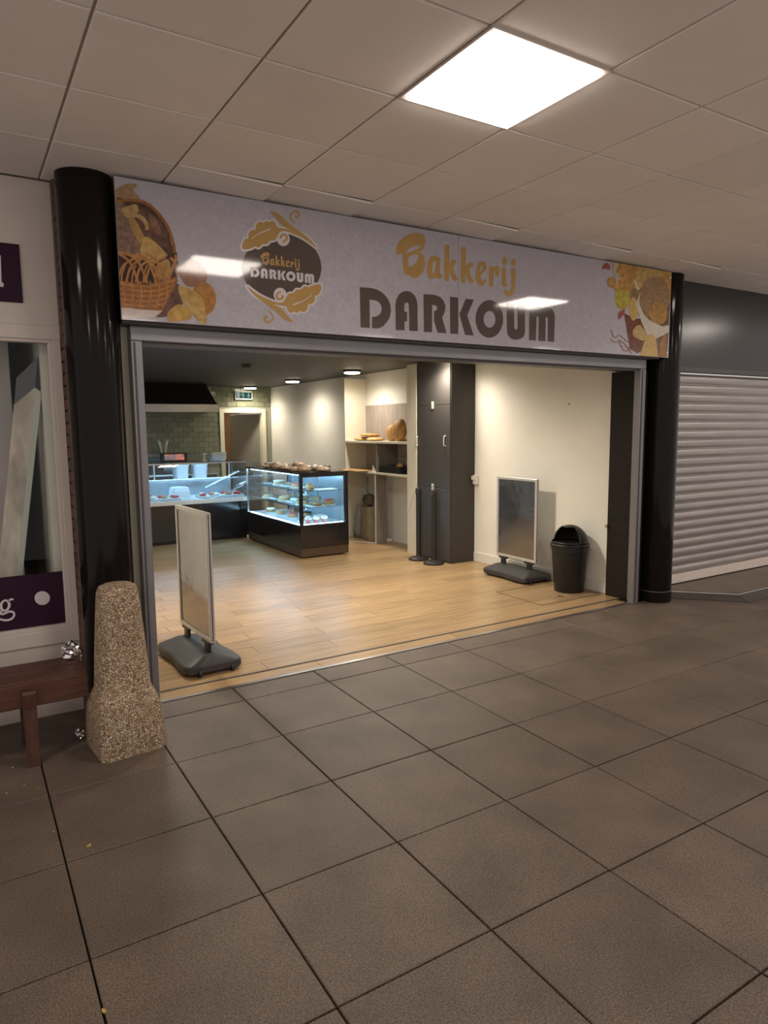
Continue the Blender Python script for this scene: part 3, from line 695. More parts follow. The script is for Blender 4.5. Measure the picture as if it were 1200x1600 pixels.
# ------------------------------------------------------------------ pavement signs
m_sheet = mat('silver_sheet', (.30, .29, .30), .12, metal=.9, bump=.9, bscale=3.2, obj=True, detail=2)
m_frame = mat('silver_frame', (.60, .58, .56), .35, metal=.35)
m_rubber = mat('grey_rubber_base', (.042, .040, .042), .55, var=.15, vscale=20, bump=.1)
def pavement_sign(label):
    t = empty('pavement_sign'); hw, z0, z1, th = .335, .215, 1.150, .018
    f = MB()
    for (a, b, c, d) in ((-hw, z0, hw, z0+.03), (-hw, z1-.03, hw, z1), (-hw, z0+.03, -hw+.03, z1-.03), (hw-.03, z0+.03, hw, z1-.03)): f.box(-th, a, b, th, c, d, .003)
    f.build('frame', m_frame, t, fix=False)
    gr = MB(); gr.box(-.004, -hw-.001, z0+.01, .004, -hw+.004, z1-.01); gr.build('frame_groove', m_aludark, t, fix=False)
    # slightly bowed cover sheets on both faces
    for s_ in (-1, 1):
        sh = MB(); n = 14; b = 0
        for i in range(n+1):
            for j in range(n+1):
                yy = -hw+.028+(2*hw-.056)*i/n; zz = z0+.028+(z1-z0-.056)*j/n
                bow = .0045*math.sin(PI*i/n)*math.sin(PI*j/n)*(1+.8*math.sin(5.3*j/n+1.7*i/n+s_))
                sh.v.append((s_*(.009+bow), yy, zz))
        for i in range(n):
            for j in range(n): q = i*(n+1)+j; sh.f.append([q, q+n+1, q+n+2, q+1])
        if s_ < 0: sh.f = [f_[::-1] for f_ in sh.f]
        sh.build('cover_sheet', m_sheet, t, smooth=True, fix=False)
    box('backing', m_aludark, -.006, -hw+.02, z0+.02, .006, hw-.02, z1-.02, t)
    for y in (-.22, .22):
        box('post', m_black, -.014, y-.035, .10, .014, y+.035, z0+.004, t, .003)
        box('clamp', m_black, -.020, y-.07, z0-.024, .020, y+.07, z0-.002, t, .003)
    R = []
    for z, hx, hy in ((.018, .205, .360), (.03, .215, .372), (.068, .213, .370), (.080, .205, .362), (.122, .085, .30), (.128, .06, .285)):
        R.append([(x*(1-.09*math.exp(-(y/.13)**2)*(1 if z < .1 else .3)), y, zz) for x, y, zz in sring(hx, 10, z, 72, hy)])
    MB().rings(R).build('water_base', m_rubber, t, auto=25)
    for x in (-.12, .12):
        wh = MB(); wh.lathe([(.012, -.012), (.026, -.010), (.026, .010), (.012, .012)], 16); o = wh.build('wheel', m_black, t, auto=40)
        o.rotation_euler = (0, PI/2, 0); o.location = (x, -.368, .0265)
    for x in (-.15, .15):
        fo = MB().lathe([(.02, 0), (.02, .02)], 12, x, .30); fo.build('foot', m_black, t)
    tag(t, label, 'pavement sign', 'empty pavement signs inside the opening'); return t
s1 = pavement_sign('silver pavement sign seen almost edge-on beside the left shutter guide'); s1.location = (1.175, 2.735, 0); s1.rotation_euler = (0, 0, math.radians(3))
s2 = pavement_sign('silver pavement sign standing against the cream wall beside the bin'); s2.location = (5.115, 3.555, 0); s2.rotation_euler = (0, 0, math.radians(-1))
# ------------------------------------------------------------------ dome-lid bin
m_bin = mat('bin_plastic', (.016, .014, .014), .38, spec=.35, var=.1, vscale=25)
bn = empty('waste_bin')
MB().lathe([(.148, 0), (.152, .008), (.186, .46), (.186, .47)], 40).build('body', m_bin, bn, auto=40)
MB().lathe([(.188, .43), (.1925, .445), (.190, .458), (.194, .468), (.190, .474), (.18, .476)], 40, cap=False).build('bag', mat('bin_bag', (.012, .012, .013), .3, bump=.8, bscale=50, obj=True), bn, auto=60)
MB().lathe([(.188, .470), (.200, .472), (.202, .50), (.194, .510), (.184, .512)], 40).build('rim', m_bin, bn, auto=40)
dm = MB(); R_ = .186; na, ne = 48, 14
for j in range(ne+1):
    el = PI/2*j/ne
    for i in range(na): a = 2*PI*i/na; dm.v.append((R_*math.cos(el)*math.cos(a), R_*math.cos(el)*math.sin(a), .512+.19*math.sin(el)))
def hole(i, j): a = 360*(i+.5)/na; return 108 < a < 252 and 1 <= j < 10
for j in range(ne):
    for i in range(na):
        if not hole(i, j): i2 = (i+1) % na; dm.f.append([j*na+i, j*na+i2, (j+1)*na+i2, (j+1)*na+i])
dome = dm.build('dome_lid', m_bin, bn, smooth=True)
so = dome.modifiers.new('solid', 'SOLIDIFY'); so.thickness = .004; so.offset = -1
arc = [(-(R_+.001)*math.cos(PI/2*t/8*.72)*.62, .13*math.cos(PI/2*t/8*.3)*math.cos(PI/2*t/8*.72)*1.05, .512+.19*math.sin(PI/2*t/8*.72)) for t in range(9)]
a108 = math.radians(109); MB().tube([((R_+.002)*math.cos(e_)*math.cos(a108), (R_+.002)*math.cos(e_)*math.sin(a108), .512+.192*math.sin(e_)) for e_ in [PI/2*k/14 for k in range(1, 11)]], .003, 6).build('lid_edge', m_alu, dome)
MB().blob((-.03, 0, .475), (.13, .13, .03), 5, .2, flat=.6).build('rubbish', mat('red_rubbish', (.30, .05, .05), .5, col2=(.08, .05, .05), vscale=12), bn, smooth=True)
tag(bn, 'black dome-lidded waste bin in the corner of the opening', 'bin'); bn.location = (5.135, 2.765, 0)
# ------------------------------------------------------------------ floor hatch, leaves, litter
ht = empty('floor_hatch'); hm = MB()
for (a, b, c, d) in ((4.45, 2.47, 5.28, 2.478), (4.45, 3.13, 5.28, 3.138), (4.45, 2.478, 4.458, 3.13), (5.272, 2.478, 5.28, 3.13)): hm.box(a, b, -.001, c, d, .002)
hm.build('frame', mat('dark_brass', (.12, .08, .045), .4, metal=.6), ht, fix=False)
MB().lathe([(.03, .001), (.03, .003), (.018, .003), (.018, .001)], 24, 4.87, 2.62, cap=False).build('ring_pull', m_metal, ht)
tag(ht, 'flush floor hatch outline with ring pull in front of the bin', 'hatch'); settle(ht, (4.865, 2.8, 0))
m_leaf = mat('yellow_leaf', (.50, .36, .07), .6)
for (px, py, s_, r_, lab) in ((139, 1322, .011, .6, 'small yellow leaf on the paving in front of the bollard'), (163, 1581, .010, 2.0, 'small yellow leaf on the paving at the bottom edge')):
    p = on_z(px, py, 0.001); P = smooth_closed([(-1, 0), (-.3, .5), (.5, .45), (1, 0), (.4, -.5), (-.4, -.4)], 3)
    lf = MB(); c_, n_ = math.cos(r_), math.sin(r_)
    lf.prism(P, lambda q: ((q[0]*c_-q[1]*n_)*s_, (q[0]*n_+q[1]*c_)*s_, 0), lambda q: ((q[0]*c_-q[1]*n_)*s_, (q[0]*n_+q[1]*c_)*s_, .002+.004*abs(q[0])))
    o = lf.build('fallen_leaf', m_leaf); o.location = (p.x, p.y, .0015); tag(o, lab, 'leaf', 'fallen yellow leaves')
m_litter = mat('litter', (.30, .22, .12), .7, rand=.5)
rr = random.Random(21)
for k, (px, py) in enumerate(((50, 1215), (20, 1200), (38, 1228), (10, 1240), (60, 1232), (90, 1318), (84, 1300))):
    p = on_z(px, py, 0); o = MB().blob((0, 0, .002), (rr.uniform(.004, .008), rr.uniform(.003, .006), .003), k, .2, 8, 5).build('crumb', m_litter); o.location = (p.x, p.y, .001)
    tag(o, 'tiny crumb of litter on the paving near the bench leg', 'litter', 'crumbs on the paving')
# ------------------------------------------------------------------ charcoal cupboard box on the right wall
cb = empty('tall_cupboard')
box('body', m_cab, 4.972, 4.60, 0, SX1-.004, 5.335, SH, cb)
m_door = mat('charcoal_door', (.070, .064, .060), .42, var=.06, vscale=30)
DR = []
for z0, z1 in ((.02, .952), (.958, 2.003), (2.009, SH-.01)): dr_ = box('door', m_door, 4.956, 4.608, z0, 4.972, 5.327, z1, cb, .002); DR.append(dr_)
m_latch = mat('white_latch', (.72, .70, .64), .4)
for (y, z) in ((4.97, .955), (4.97, 2.006)):
    la = box('latch', m_latch, 4.945, y-.02, z-.045, 4.956, y+.02, z+.045, DR[0 if z < 1 else 2], .003)
    MB().tube([(4.948, y-.008, z-.03), (4.938, y-.008, z), (4.948, y-.008, z+.03)], .004, 6).build('latch_hook', m_alu, DR[0 if z < 1 else 2])
MB().tube([(4.956, 4.70, 1.49), (4.93, 4.70, 1.50), (4.93, 4.70, 1.61), (4.956, 4.70, 1.62)], .007, 8).build('handle', m_latch, DR[1])
MB().tube([(4.956, 5.31, 1.49), (4.94, 5.31, 1.50), (4.94, 5.31, 1.60), (4.956, 5.31, 1.61)], .006, 8).build('hinge', m_latch, DR[1])
tag(cb, 'tall charcoal cupboard with white latches behind the two black posts', 'cupboard'); settle(cb, (5.16, 4.97, 0))
# barrier posts
def stanchion(x, y, label):
    t = empty('barrier_post')
    MB().lathe([(.132, 0), (.135, .01), (.132, .022), (.10, .038), (.04, .05), (.036, .06)], 40).build('base', m_black, t, auto=35)
    MB().lathe([(.033, .05), (.033, .86)], 24).build('pole', m_black, t, auto=35)
    MB().lathe([(.036, .86), (.037, .87), (.037, .93), (.034, .94), (.02, .944)], 24).build('belt_head', m_black, t, auto=35)
    box('belt_slot', m_aludark, -.041, -.012, .875, -.03, .012, .925, t, .002)
    tag(t, label, 'barrier post', 'black barrier posts by the cupboard'); t.location = (x, y, 0)
stanchion(4.80, 4.735, 'black barrier post nearer the silver pavement sign')
stanchion(4.80, 5.075, 'black barrier post nearer the bread shelves')
# ------------------------------------------------------------------ bread shelving
su = empty('shelf_unit'); m_shelf = mat('cream_board', (.72, .68, .56), .5); m_taupe = mat('taupe_board', (.36, .31, .27), .6, var=.12, vscale=4, stretch=(4, 4, 1)); m_gboard = mat('grey_wood_board', (.20, .175, .15), .6, var=.15, vscale=8, stretch=(6, 6, 1))
box('front_panel', m_shelf, 4.95, 5.337, 0, 4.972, 5.565, 2.56, su, .002)
box('side_panel', m_shelf, 4.972, 5.337, 0, 5.345, 5.36, 2.56, su)
box('side_panel', m_shelf, 4.955, 7.335, 0, 5.345, 7.36, 2.50, su, .002)
box('shelf', m_shelf, 4.955, 5.36, 1.50, 5.345, 7.335, 1.53, su, .002)
box('shelf', m_shelf, 4.955, 5.36, 1.045, 5.345, 7.335, 1.075, su, .002)
box('divider', m_gboard, 4.958, 6.39, 1.075, 5.33, 6.412, 1.50, su)
box('divider', m_gboard, 4.965, 6.43, 0, 5.15, 6.452, 1.045, su); box('divider_edge', m_shelf, 4.957, 6.428, 0, 4.965, 6.454, 1.045, su)
box('back_panel', m_taupe, 5.335, 5.36, 1.53, 5.345, 7.335, 2.08, su)
box('back_panel', m_taupe, 5.335, 5.36, 1.075, 5.345, 7.335, 1.50, su)
box('back_panel', mat('white_board', (.74, .74, .72), .55), 5.330, 5.36, 0, 5.345, 7.335, 1.045, su)
tag(su, 'cream shelving with breads between cupboard and display case', 'shelving'); settle(su, (5.15, 6.35, 0))
m_crust = mat('bread_crust', (.42, .20, .06), .6, col2=(.60, .36, .13), vscale=22, bump=.3, bscale=40, obj=True)
m_crust2 = mat('flatbread_crust', (.52, .28, .08), .6, col2=(.72, .48, .20), vscale=30, bump=.3, bscale=40, obj=True)
def item(name, mb, m, loc, label, cat, group=None, rot=(0, 0, 0), smooth=True, parts=()):
    o = mb.build(name, m, None, smooth=smooth); o.location = loc; o.rotation_euler = rot
    tag(o, label, cat, group)
    for pn, pmb, pmat in parts: pmb.build(pn, pmat, o, smooth=True)
    return o
SZ = 1.53
for k, (y, rx, ry, lab) in enumerate(((7.08, .15, .17, 'flat golden bread lowest in the pile on the upper shelf'), (6.72, .14, .16, 'flat golden bread at the front of the pile on the upper shelf'))):
    item('flatbread', MB().blob((0, 0, .026), (rx, ry, .03), k, .06, 20, 9, .8), m_crust2, (5.14, y, SZ+.001), lab, 'bread', 'flatbreads on the upper shelf')
item('flatbread', MB().blob((0, 0, .026), (.13, .19, .03), 5, .07, 20, 9, .8), m_crust, (5.15, 6.90, SZ+.060), 'browned flat bread on top of the pile on the upper shelf', 'bread', 'flatbreads on the upper shelf', (0, .06, 0))
item('bread_loaf', MB().blob((0, 0, .115), (.075, .115, .13), 2, .05, 20, 12, .88), m_crust, (5.20, 6.345, SZ+.001), 'seeded loaf behind the big round loaf on the upper shelf', 'bread', 'loaves on the upper shelf')
item('bread_loaf', MB().blob((0, 0, .145), (.085, .135, .165), 3, .04, 22, 12, .88), m_crust, (5.15, 6.07, SZ+.012), 'big round loaf standing upright on the upper shelf', 'bread', 'loaves on the upper shelf', (0, .05, .1))
item('bread_loaf', MB().blob((0, 0, .135), (.08, .12, .155), 8, .05, 20, 12, .88), m_crust, (5.20, 5.76, SZ+.012), 'loaf at the cupboard end of the upper shelf', 'bread', 'loaves on the upper shelf', (0, .05, 0))
# middle shelf: peel board, card, dark tray with roll
MZ = 1.075
t = empty('bread_peel'); m_oak = mat('light_wood', (.46, .29, .12), .5, var=.15, vscale=8, stretch=(6, 1, 6))
box('blade', m_oak, -.26, -.30, 0, .26, .30, .02, t, .006); box('handle', m_oak, -.40, -.03, .003, -.25, .03, .018, t, .005)
tag(t, 'round-edged wooden board on the lower bread shelf', 'board'); t.location = (5.03, 6.93, MZ+.0005)
item('paper_card', MB().prism([(0, 0), (.13, 0), (.10, .10)], lambda p: (0, p[0], p[1]), lambda p: (.004, p[0], p[1])), m_latch, (5.0, 6.47, MZ+.0005), 'white folded card at the divider of the lower bread shelf', 'card', smooth=False)
t = empty('baking_tray'); tm = MB(); tm.box(-.16, -.27, 0, .16, .27, .01)
for (a, b, c, d) in ((-.16, -.27, .16, -.255), (-.16, .255, .16, .27), (-.16, -.255, -.145, .255), (.145, -.255, .16, .255)): tm.box(a, b, .01, c, d, .105)
tm.build('tray', m_black, t, fix=False); box('tray_lip', m_black, -.172, -.28, .098, -.158, .28, .108, t, .002); tag(t, 'deep black baking tray on the lower bread shelf', 'tray'); t.location = (5.14, 6.08, MZ+.0005)
item('bread_roll', MB().blob((0, 0, .03), (.05, .07, .06), 9, .1, 14, 9, .8), m_crust2, (5.08, 5.95, MZ+.06), 'golden bread roll sticking out of the black tray', 'bread')
# paper sack with brush, on the floor below
t = empty('paper_sack'); m_paper = mat('kraft_paper', (.40, .35, .24), .8, var=.15, vscale=9, bump=.5, bscale=14)
rg = []
for z, hx, hy, dx in ((0, .10, .13, 0), (.15, .105, .135, .005), (.34, .10, .125, 0), (.46, .085, .12, -.01), (.50, .07, .11, -.01)): rg.append([(x+dx, y, zz+.015*math.sin(9*y+5*z)*(z > .3)) for x, y, zz in sring(hx, 6, z, 28, hy)])
MB().rings(rg).build('sack', m_paper, t, auto=60)
tag(t, 'tall kraft paper sack standing in the lower bread shelf', 'sack'); t.location = (5.14, 6.92, .001)
t = empty('brush'); MB().blob((0, 0, 0), (.09, .12, .10), 12, .18, 16, 10).build('bristles', mat('brush_bristle', (.17, .14, .11), .95, bump=.9, bscale=80), t, smooth=True)
MB().tube([(0, .02, .05), (.02, .07, .37)], .011, 8).build('handle', m_alu, t); tag(t, 'grey brush with thin handle stuck in the paper sack', 'brush'); t.location = (5.14, 6.94, .612)
t = MB(); rg = []
for z, h in ((0, .08), (.1, .10), (.3, .09), (.48, .05), (.52, .02)): rg.append([(x*1.0+.01*math.sin(z*20+a_), y, zz) for a_, (x, y, zz) in enumerate(sring(h, 2.5, z, 20, h*.9))])
o = t.rings(rg).build('plastic_bag', mat('clear_plastic', (.75, .75, .72), .2, trans=.6, bump=.8, bscale=20), None, smooth=True); o.location = (5.13, 7.20, .001); tag(o, 'crumpled clear plastic bag beside the paper sack', 'bag')
# cables
ca = smooth_open([(4.60, 7.10, .008), (4.75, 6.85, .006), (4.90, 6.62, .006), (5.02, 6.50, .006), (5.16, 6.50, .006), (5.24, 6.55, .012)], 6)
t = empty('white_cable'); MB().tube(ca, .007, 8).build('lead', m_skirt, t, smooth=True); MB().box(5.20, 6.50, .002, 5.29, 6.60, .045, .008).build('plug', m_skirt, t, fix=False); tag(t, 'white cable lying on the floor below the bread shelves', 'cable'); settle(t, (4.95, 6.6, 0))
o = MB().tube(smooth_open([(4.944, 5.325, 1.0), (4.940, 5.36, .90), (4.942, 5.44, .75), (4.944, 5.53, .60)], 5), .006, 8).build('power_cable', m_skirt, smooth=True); tag(o, 'white cord hanging on the cream shelf panel beside the cupboard', 'cord')
t = empty('wall_bracket'); MB().box(SX1-.05, 4.585, 1.0, SX1, 4.66, 1.12, .006).build('plate', m_latch, t, fix=False); MB().tube([(SX1-.05, 4.62, 1.07), (SX1-.09, 4.62, 1.07), (SX1-.09, 4.62, 1.11)], .01, 8).build('hook', m_latch, t); tag(t, 'small white bracket on the cream wall by the cupboard edge', 'bracket')
t.location.y = -.075; 
o = MB().lathe([(.008, 0), (.008, .006)], 12).build('wall_screw', m_aludark); o.matrix_world = Matrix.Translation((SX1, 3.02, 1.96)) @ Matrix.Rotation(-PI/2, 4, 'Y'); tag(o, 'small dark screw high on the cream wall', 'screw')
# ------------------------------------------------------------------ glass display case
dc = empty('display_case'); X0, X1, YA, YB = 3.53, 4.25, 5.975, 7.95
m_gloss = mat('black_gloss', (.014, .013, .014), .14, spec=.6)
m_kick = mat('kick_plate', (.11, .075, .05), .3, metal=.5, var=.1)
m_deck = mat('white_deck', (.62, .64, .66), .3)
gl = glass('case_glass', (.90, .95, .96), 1.45); led = emit('led_strip', (.42, .72, 1.0), LED); gsh = glass('shelf_glass', (.80, .90, .92), 1.5)
box('base', m_gloss, X0, YA, .13, X1, YB, .445, dc, .003)
box('kick_plate', m_kick, X0+.004, YA+.004, .02, X1-.004, YB, .13, dc)
for y in (.045, .075, .105): box('vent_slot', m_aludark, X0-.001, YA+.1, y, X0+.006, YB-.1, y+.012, dc)
for x in (X0+.08, X1-.08):
    for y in (YA+.1, YB-.1): MB().lathe([(.025, 0), (.025, .022)], 12, x, y).build('foot', m_black, dc)
box('deck', m_deck, X0+.03, YA+.03, .445, X1-.03, YB-.02, .452, dc)
box('post', m_gloss, X0, YA, .445, X0+.042, YA+.042, 1.12, dc, .002); box('post', m_gloss, X1-.052, YA, .445, X1, YA+.042, 1.12, dc, .002)
box('post', m_metal, X0, YB-.02, .445, X0+.02, YB, 1.12, dc); box('post', m_gloss, X1-.042, YB-.042, .445, X1, YB, 1.12, dc)
box('top', m_gloss, X0-.005, YA-.005, 1.12, X1+.005, YB+.005, 1.148, dc, .003)
box('rail', m_gloss, X0+.042, YA+.002, 1.085, X1-.052, YA+.03, 1.12, dc)
box('pane', gl, X0+.008, YA+.042, .448, X0+.014, YB-.02, 1.12, dc); box('pane', gl, X0+.042, YA+.010, .448, X1-.052, YA+.016, 1.086, dc); box('pane', gl, X1-.014, YA+.042, .448, X1-.008, YB-.042, 1.12, dc)
for z in (.665, .885):
    box('shelf', gsh, X0+.09, YA+.05, z, X1-.06, YB-.06, z+.008, dc); box('shelf_rail', m_aludark, X0+.085, YA+.05, z-.008, X0+.10, YB-.06, z+.010, dc)
    box('led_strip', led, X0+.102, YA+.06, z-.008, X0+.112, YB-.08, z-.001, dc)
box('led_strip', led, X0+.05, YA+.06, 1.108, X0+.065, YB-.06, 1.118, dc); box('led_strip', led, X0+.06, YA+.035, .453, X1-.07, YA+.039, .456, dc)
box('back_door', mat('case_back', (.30, .34, .38), .2), X1-.040, YA+.06, .455, X1-.030, YB-.05, 1.118, dc)
box('led_strip', led, X1-.075, YA+.06, 1.108, X1-.06, YB-.06, 1.118, dc)
box('led_strip', led, X0+.022, YA+.06, .453, X0+.026, YB-.06, .456, dc)
for y in (YA+.35, YA+1.2): box('shelf_post', m_metal, X0+.425, y, .452, X0+.435, y+.01, 1.12, dc)
tag(dc, 'black and glass pastry display case with blue-white lighting', 'display case'); settle(dc, (3.89, 6.96, 0))
rr = random.Random(4)
m_cream_ = mat('cream_icing', (.80, .80, .76), .5); m_sponge = mat('sponge', (.42, .26, .12), .7, var=.2, vscale=20, obj=True); m_choc = mat('chocolate', (.10, .05, .03), .4); m_berry = mat('berry_red', (.50, .05, .05), .4); m_board = mat('cake_board', (.70, .70, .68), .4)
ORD = ['first', 'second', 'third', 'fourth', 'fifth', 'sixth', 'seventh', 'eighth']
def cupcake(loc, label, grp):
    t = empty('cupcake'); MB().lathe([(.032, 0), (.044, .06)], 18).build('case', mat('red_paper', (.40, .14, .12), .6), t, auto=40); MB().blob((0, 0, .068), (.048, .048, .036), rr.randint(0, 99), .08, 16, 9, .6).build('icing', m_cream_, t, smooth=True)
    t.location = loc; tag(t, label, 'cupcake', grp)
for k, (x, lab) in enumerate(((3.70, 'white iced cupcake nearest the black corner post'), (3.82, 'white iced cupcake in the middle of three'), (3.94, 'white iced cupcake furthest from the black corner post'))): cupcake((x, 6.10, .453), lab, 'three cupcakes at the end of the case')
def cake(loc, r, h, top, label, grp):
    t = empty('cake'); MB().lathe([(r*1.25, 0), (r*1.25, .006)], 24).build('board', m_board, t); MB().lathe([(r, .006), (r, h), (r*.9, h+.008)], 24).build('sponge', m_sponge, t, auto=40)
    MB().blob((0, 0, h+.008), (r*.95, r*.95, .018), rr.randint(0, 99), .1, 18, 8, .3).build('icing', top, t, smooth=True); t.location = loc; tag(t, label, 'cake', grp)
def pbox(loc, s_, label, grp, fill):
    t = empty('pastry_box'); MB().box(-s_[0], -s_[1], 0, s_[0], s_[1], .01, .002).build('tray', m_board, t, fix=False); MB().box(-s_[0], -s_[1], .01, s_[0], s_[1], s_[2], .01).build('clear_lid', glass('clear_lid', (.93, .96, .97), 1.4), t, fix=False)
    for i in (-1, 1): MB().blob((0, i*s_[1]*.45, .03), (s_[0]*.7, s_[1]*.38, .024), rr.randint(0, 99), .15, 12, 7, .7).build('pastry', fill, t, smooth=True)
    t.location = loc; tag(t, label, 'pastry box', grp)
tops = [m_cream_, m_choc, m_berry, m_sponge]
G1, G2, G3 = 'pastries on the deck of the case', 'pastries on the lower glass shelf', 'pastries on the upper glass shelf'
for k, y in enumerate((6.42, 6.80, 7.22, 7.60)): cake((3.78, y, .453), .07, .035+.01*(k % 2), tops[(k+1) % 4], 'small cake on the white deck by the front glass, %s from the cupcakes' % ORD[k], G1)
for k, y in enumerate((6.45, 6.90, 7.35)): cake((4.05, y, .453), .08, .04, tops[k % 4], 'small cake at the back of the white deck, %s from the cupcakes' % ORD[k], G1)
for k, y in enumerate((6.15, 6.48, 6.82, 7.12, 7.45, 7.75)):
    if k % 2 == 0: pbox((3.84, y, .674), (.10, .12, .075), 'clear-lidded pastry box on the lower glass shelf, %s from the black post' % ORD[k//2], G2, tops[(k//2+3) % 4])
    else: cake((3.80, y, .674), .085, .05, tops[k % 4], 'iced cake on the lower glass shelf by the front glass, %s from the black post' % ORD[k//2], G2)
for k, y in enumerate((6.22, 6.62, 7.05, 7.5)): cake((4.07, y, .674), .08, .06, tops[(k+2) % 4], 'iced cake at the back of the lower glass shelf, %s from the black post' % ORD[k], G2)
for k, y in enumerate((6.12, 6.35, 6.70, 7.02, 7.35, 7.68)):
    if k in (0, 1): item('bread_roll', MB().blob((0, 0, .04), (.06, .06, .045), k+30, .06, 16, 9, .85), m_sponge, (3.75+.09*k, y, .894), ('brown roll on the upper glass shelf by the black post', 'brown roll on the upper glass shelf behind the first roll')[k], 'bread', G3)
    elif k % 2: pbox((3.84, y, .894), (.10, .13, .07), 'clear-lidded pastry box on the upper glass shelf, %s from the rolls' % ORD[k//2-1], G3, tops[k % 4])
    else: cake((3.82, y, .894), .085, .05, tops[k % 4], 'iced cake on the upper glass shelf, %s from the rolls' % ORD[k//2-1], G3)
o = MB().box(-.14, -.10, 0, .14, .10, .012, .003).build('price_card', m_board, None, fix=False); o.location = (3.98, 6.13, .894); tag(o, 'bright white card on the upper glass shelf at the case end', 'card')
# on top of the case: wrapped pastries
m_wrap = mat('wrapped_pastry', (.50, .30, .18), .25, col2=(.80, .64, .50), vscale=28, coat=.6, bump=.5, bscale=40, obj=True)
TZ = 1.1485
kk = 0
for i in range(7):
    for j in range(2):
        x = 3.70+j*.30+rr.uniform(-.03, .03); y = 6.15+i*.215+rr.uniform(-.01, .01)
        t = empty('wrapped_pastry'); MB().blob((0, 0, .036), (.12, .08, .04), kk, .10, 16, 9, .85).build('pastry', m_wrap, t, smooth=True)
        MB().blob((0, 0, .042), (.127, .088, .045), kk+50, .13, 14, 8, .88).build('wrapping', glass('cling_film', (.97, .97, .97), 1.35, .12), t, smooth=True)
        t.location = (x, y, TZ); t.scale = (rr.uniform(.7, 1.0), rr.uniform(.8, 1.05), rr.uniform(.6, 1.3)); t.rotation_euler = (0, 0, rr.uniform(-.3, .3)); tag(t, 'cling-wrapped brown pastry on the case top, %s from the cupcake end, %s side' % (ORD[i], ('glass', 'wall')[j]), 'pastry', 'wrapped pastries on the case'); kk += 1
item('bread_roll', MB().blob((0, 0, .03), (.07, .06, .035), 77, .05, 16, 9, .85), m_choc, (4.17, 6.47, TZ+.001), 'dark brown bun beside the wrapped pastries on the case top', 'bread')
for k, (y, lab) in enumerate(((7.76, 'clear plastic tub on the far end of the case top'), (7.60, 'pale paper box on the case top beside the clear tub'))):
    item('plastic_tub', MB().rings([sring(h, 4, z, 20, h) for z, h in ((0, .05), (.06, .06), (.07, .058))]), (glass('tub_plastic', (.85, .9, .92), 1.4, .1), m_board)[k], (3.62+.14*k, y, TZ), lab, 'tub', smooth=False)
# ------------------------------------------------------------------ refrigerated counter at the back
ct = empty('glass_counter'); CA, CB, CF, CR = 1.3, 3.62, 8.10, 8.98
box('base', m_gloss, CA, CF+.03, .05, CB, CR, .60, ct, .004); box('plinth', m_black, CA, CF+.09, 0, CB-.03, CR-.02, .05, ct)
for x in (2.1, 2.86): box('base_seam', m_aludark, x-.003, CF+.027, .06, x+.003, CF+.031, .6, ct)
box('ledge', m_skirt, CA, CF, .60, CB, CR, .66, ct, .006); box('deck', m_deck, CA, CF+.06, .66, CB-.02, CR-.06, .668, ct)
for a, b in ((CA, 2.0), (2.004, 2.70), (2.704, CB-.012)): 
    MB().prism([(CF+.03, .662), (CF+.036, .662), (CF+.096, 1.225), (CF+.09, 1.225)], lambda p: (a, p[0], p[1]), lambda p: (b, p[0], p[1])).build('pane', gl, ct)
MB().prism([(CF+.04, .665), (CR-.08, .665), (CR-.08, 1.225), (CF+.10, 1.225)], lambda p: (CB-.010, p[0], p[1]), lambda p: (CB-.004, p[0], p[1])).build('end_pane', gl, ct)
box('top', gsh, CA, CF+.08, 1.225, CB, CR-.05, 1.235, ct); box('top_rail', m_metal, CA, CF+.082, 1.205, CB, CF+.10, 1.225, ct); box('light_hood', m_metal, CA, CF+.10, 1.218, CB, CF+.16, 1.2245, ct); box('light_hood', m_metal, CA, CR-.12, .939, CB-.02, CR-.081, .944, ct)  # light hoods added to keep the strip light off the ceiling
box('mid_shelf', gsh, CA, CF+.42, .945, CB-.02, CR-.08, .953, ct); box('shelf_edge', m_metal, CA, CF+.412, .943, CB-.02, CF+.42, .955, ct)
box('led_strip', led, CA+.02, CF+.105, 1.207, CB-.03, CF+.12, 1.217, ct); box('led_strip', led, CA+.02, CR-.10, .93, CB-.03, CR-.085, .94, ct)
box('back_panel', mat('bluish_back', (.34, .38, .42), .35, metal=.4, var=.15, vscale=5), CA, CR-.09, .668, CB-.02, CR-.08, .925, ct); box('back_frame', m_metal, CA, CR-.06, .66, CB, CR-.03, .72, ct)  # back panel added as a bluish bright backdrop, imitating glow behind the glass
for x in (CA+.02, 2.35, CB-.04): box('strut', m_metal, x, CR-.06, .72, x+.02, CR-.04, 1.225, ct)
tag(ct, 'long black counter with glass front and lit shelves at the back', 'counter'); settle(ct, (2.46, 8.54, 0))
G4 = 'trays of food in the lit counter'
for k, x in enumerate((2.02, 2.17, 2.34, 2.50, 2.95, 3.14, 3.33, 3.50)):
    t = empty('food_tray'); s_ = .075
    MB().box(-s_, -.15, 0, s_, .15, .03, .006).build('tray', m_deck, t, fix=False)
    for i in range(3): MB().blob((rr.uniform(-.02, .02), -.09+.09*i, .045), (.05, .045, .028), rr.randint(0, 99), .2, 12, 7, .8).build('food', (m_berry, m_cream_, m_sponge, m_berry)[(k+i) % 4], t, smooth=True)
    t.location = (x, 8.36, .669); tag(t, 'white food tray in the lit counter, %s from the left' % ORD[k], 'food tray', G4)
item('plastic_tub', MB().rings([sring(h, 4, z, 24, h*.9) for z, h in ((0, .15), (.09, .15), (.15, .13), (.16, .10))]), m_deck, (2.68, 8.68, .669), 'white rounded tub in the middle of the lit counter', 'tub', smooth=False)
m_tub = mat('frosted_tub', (.60, .62, .66), .45)
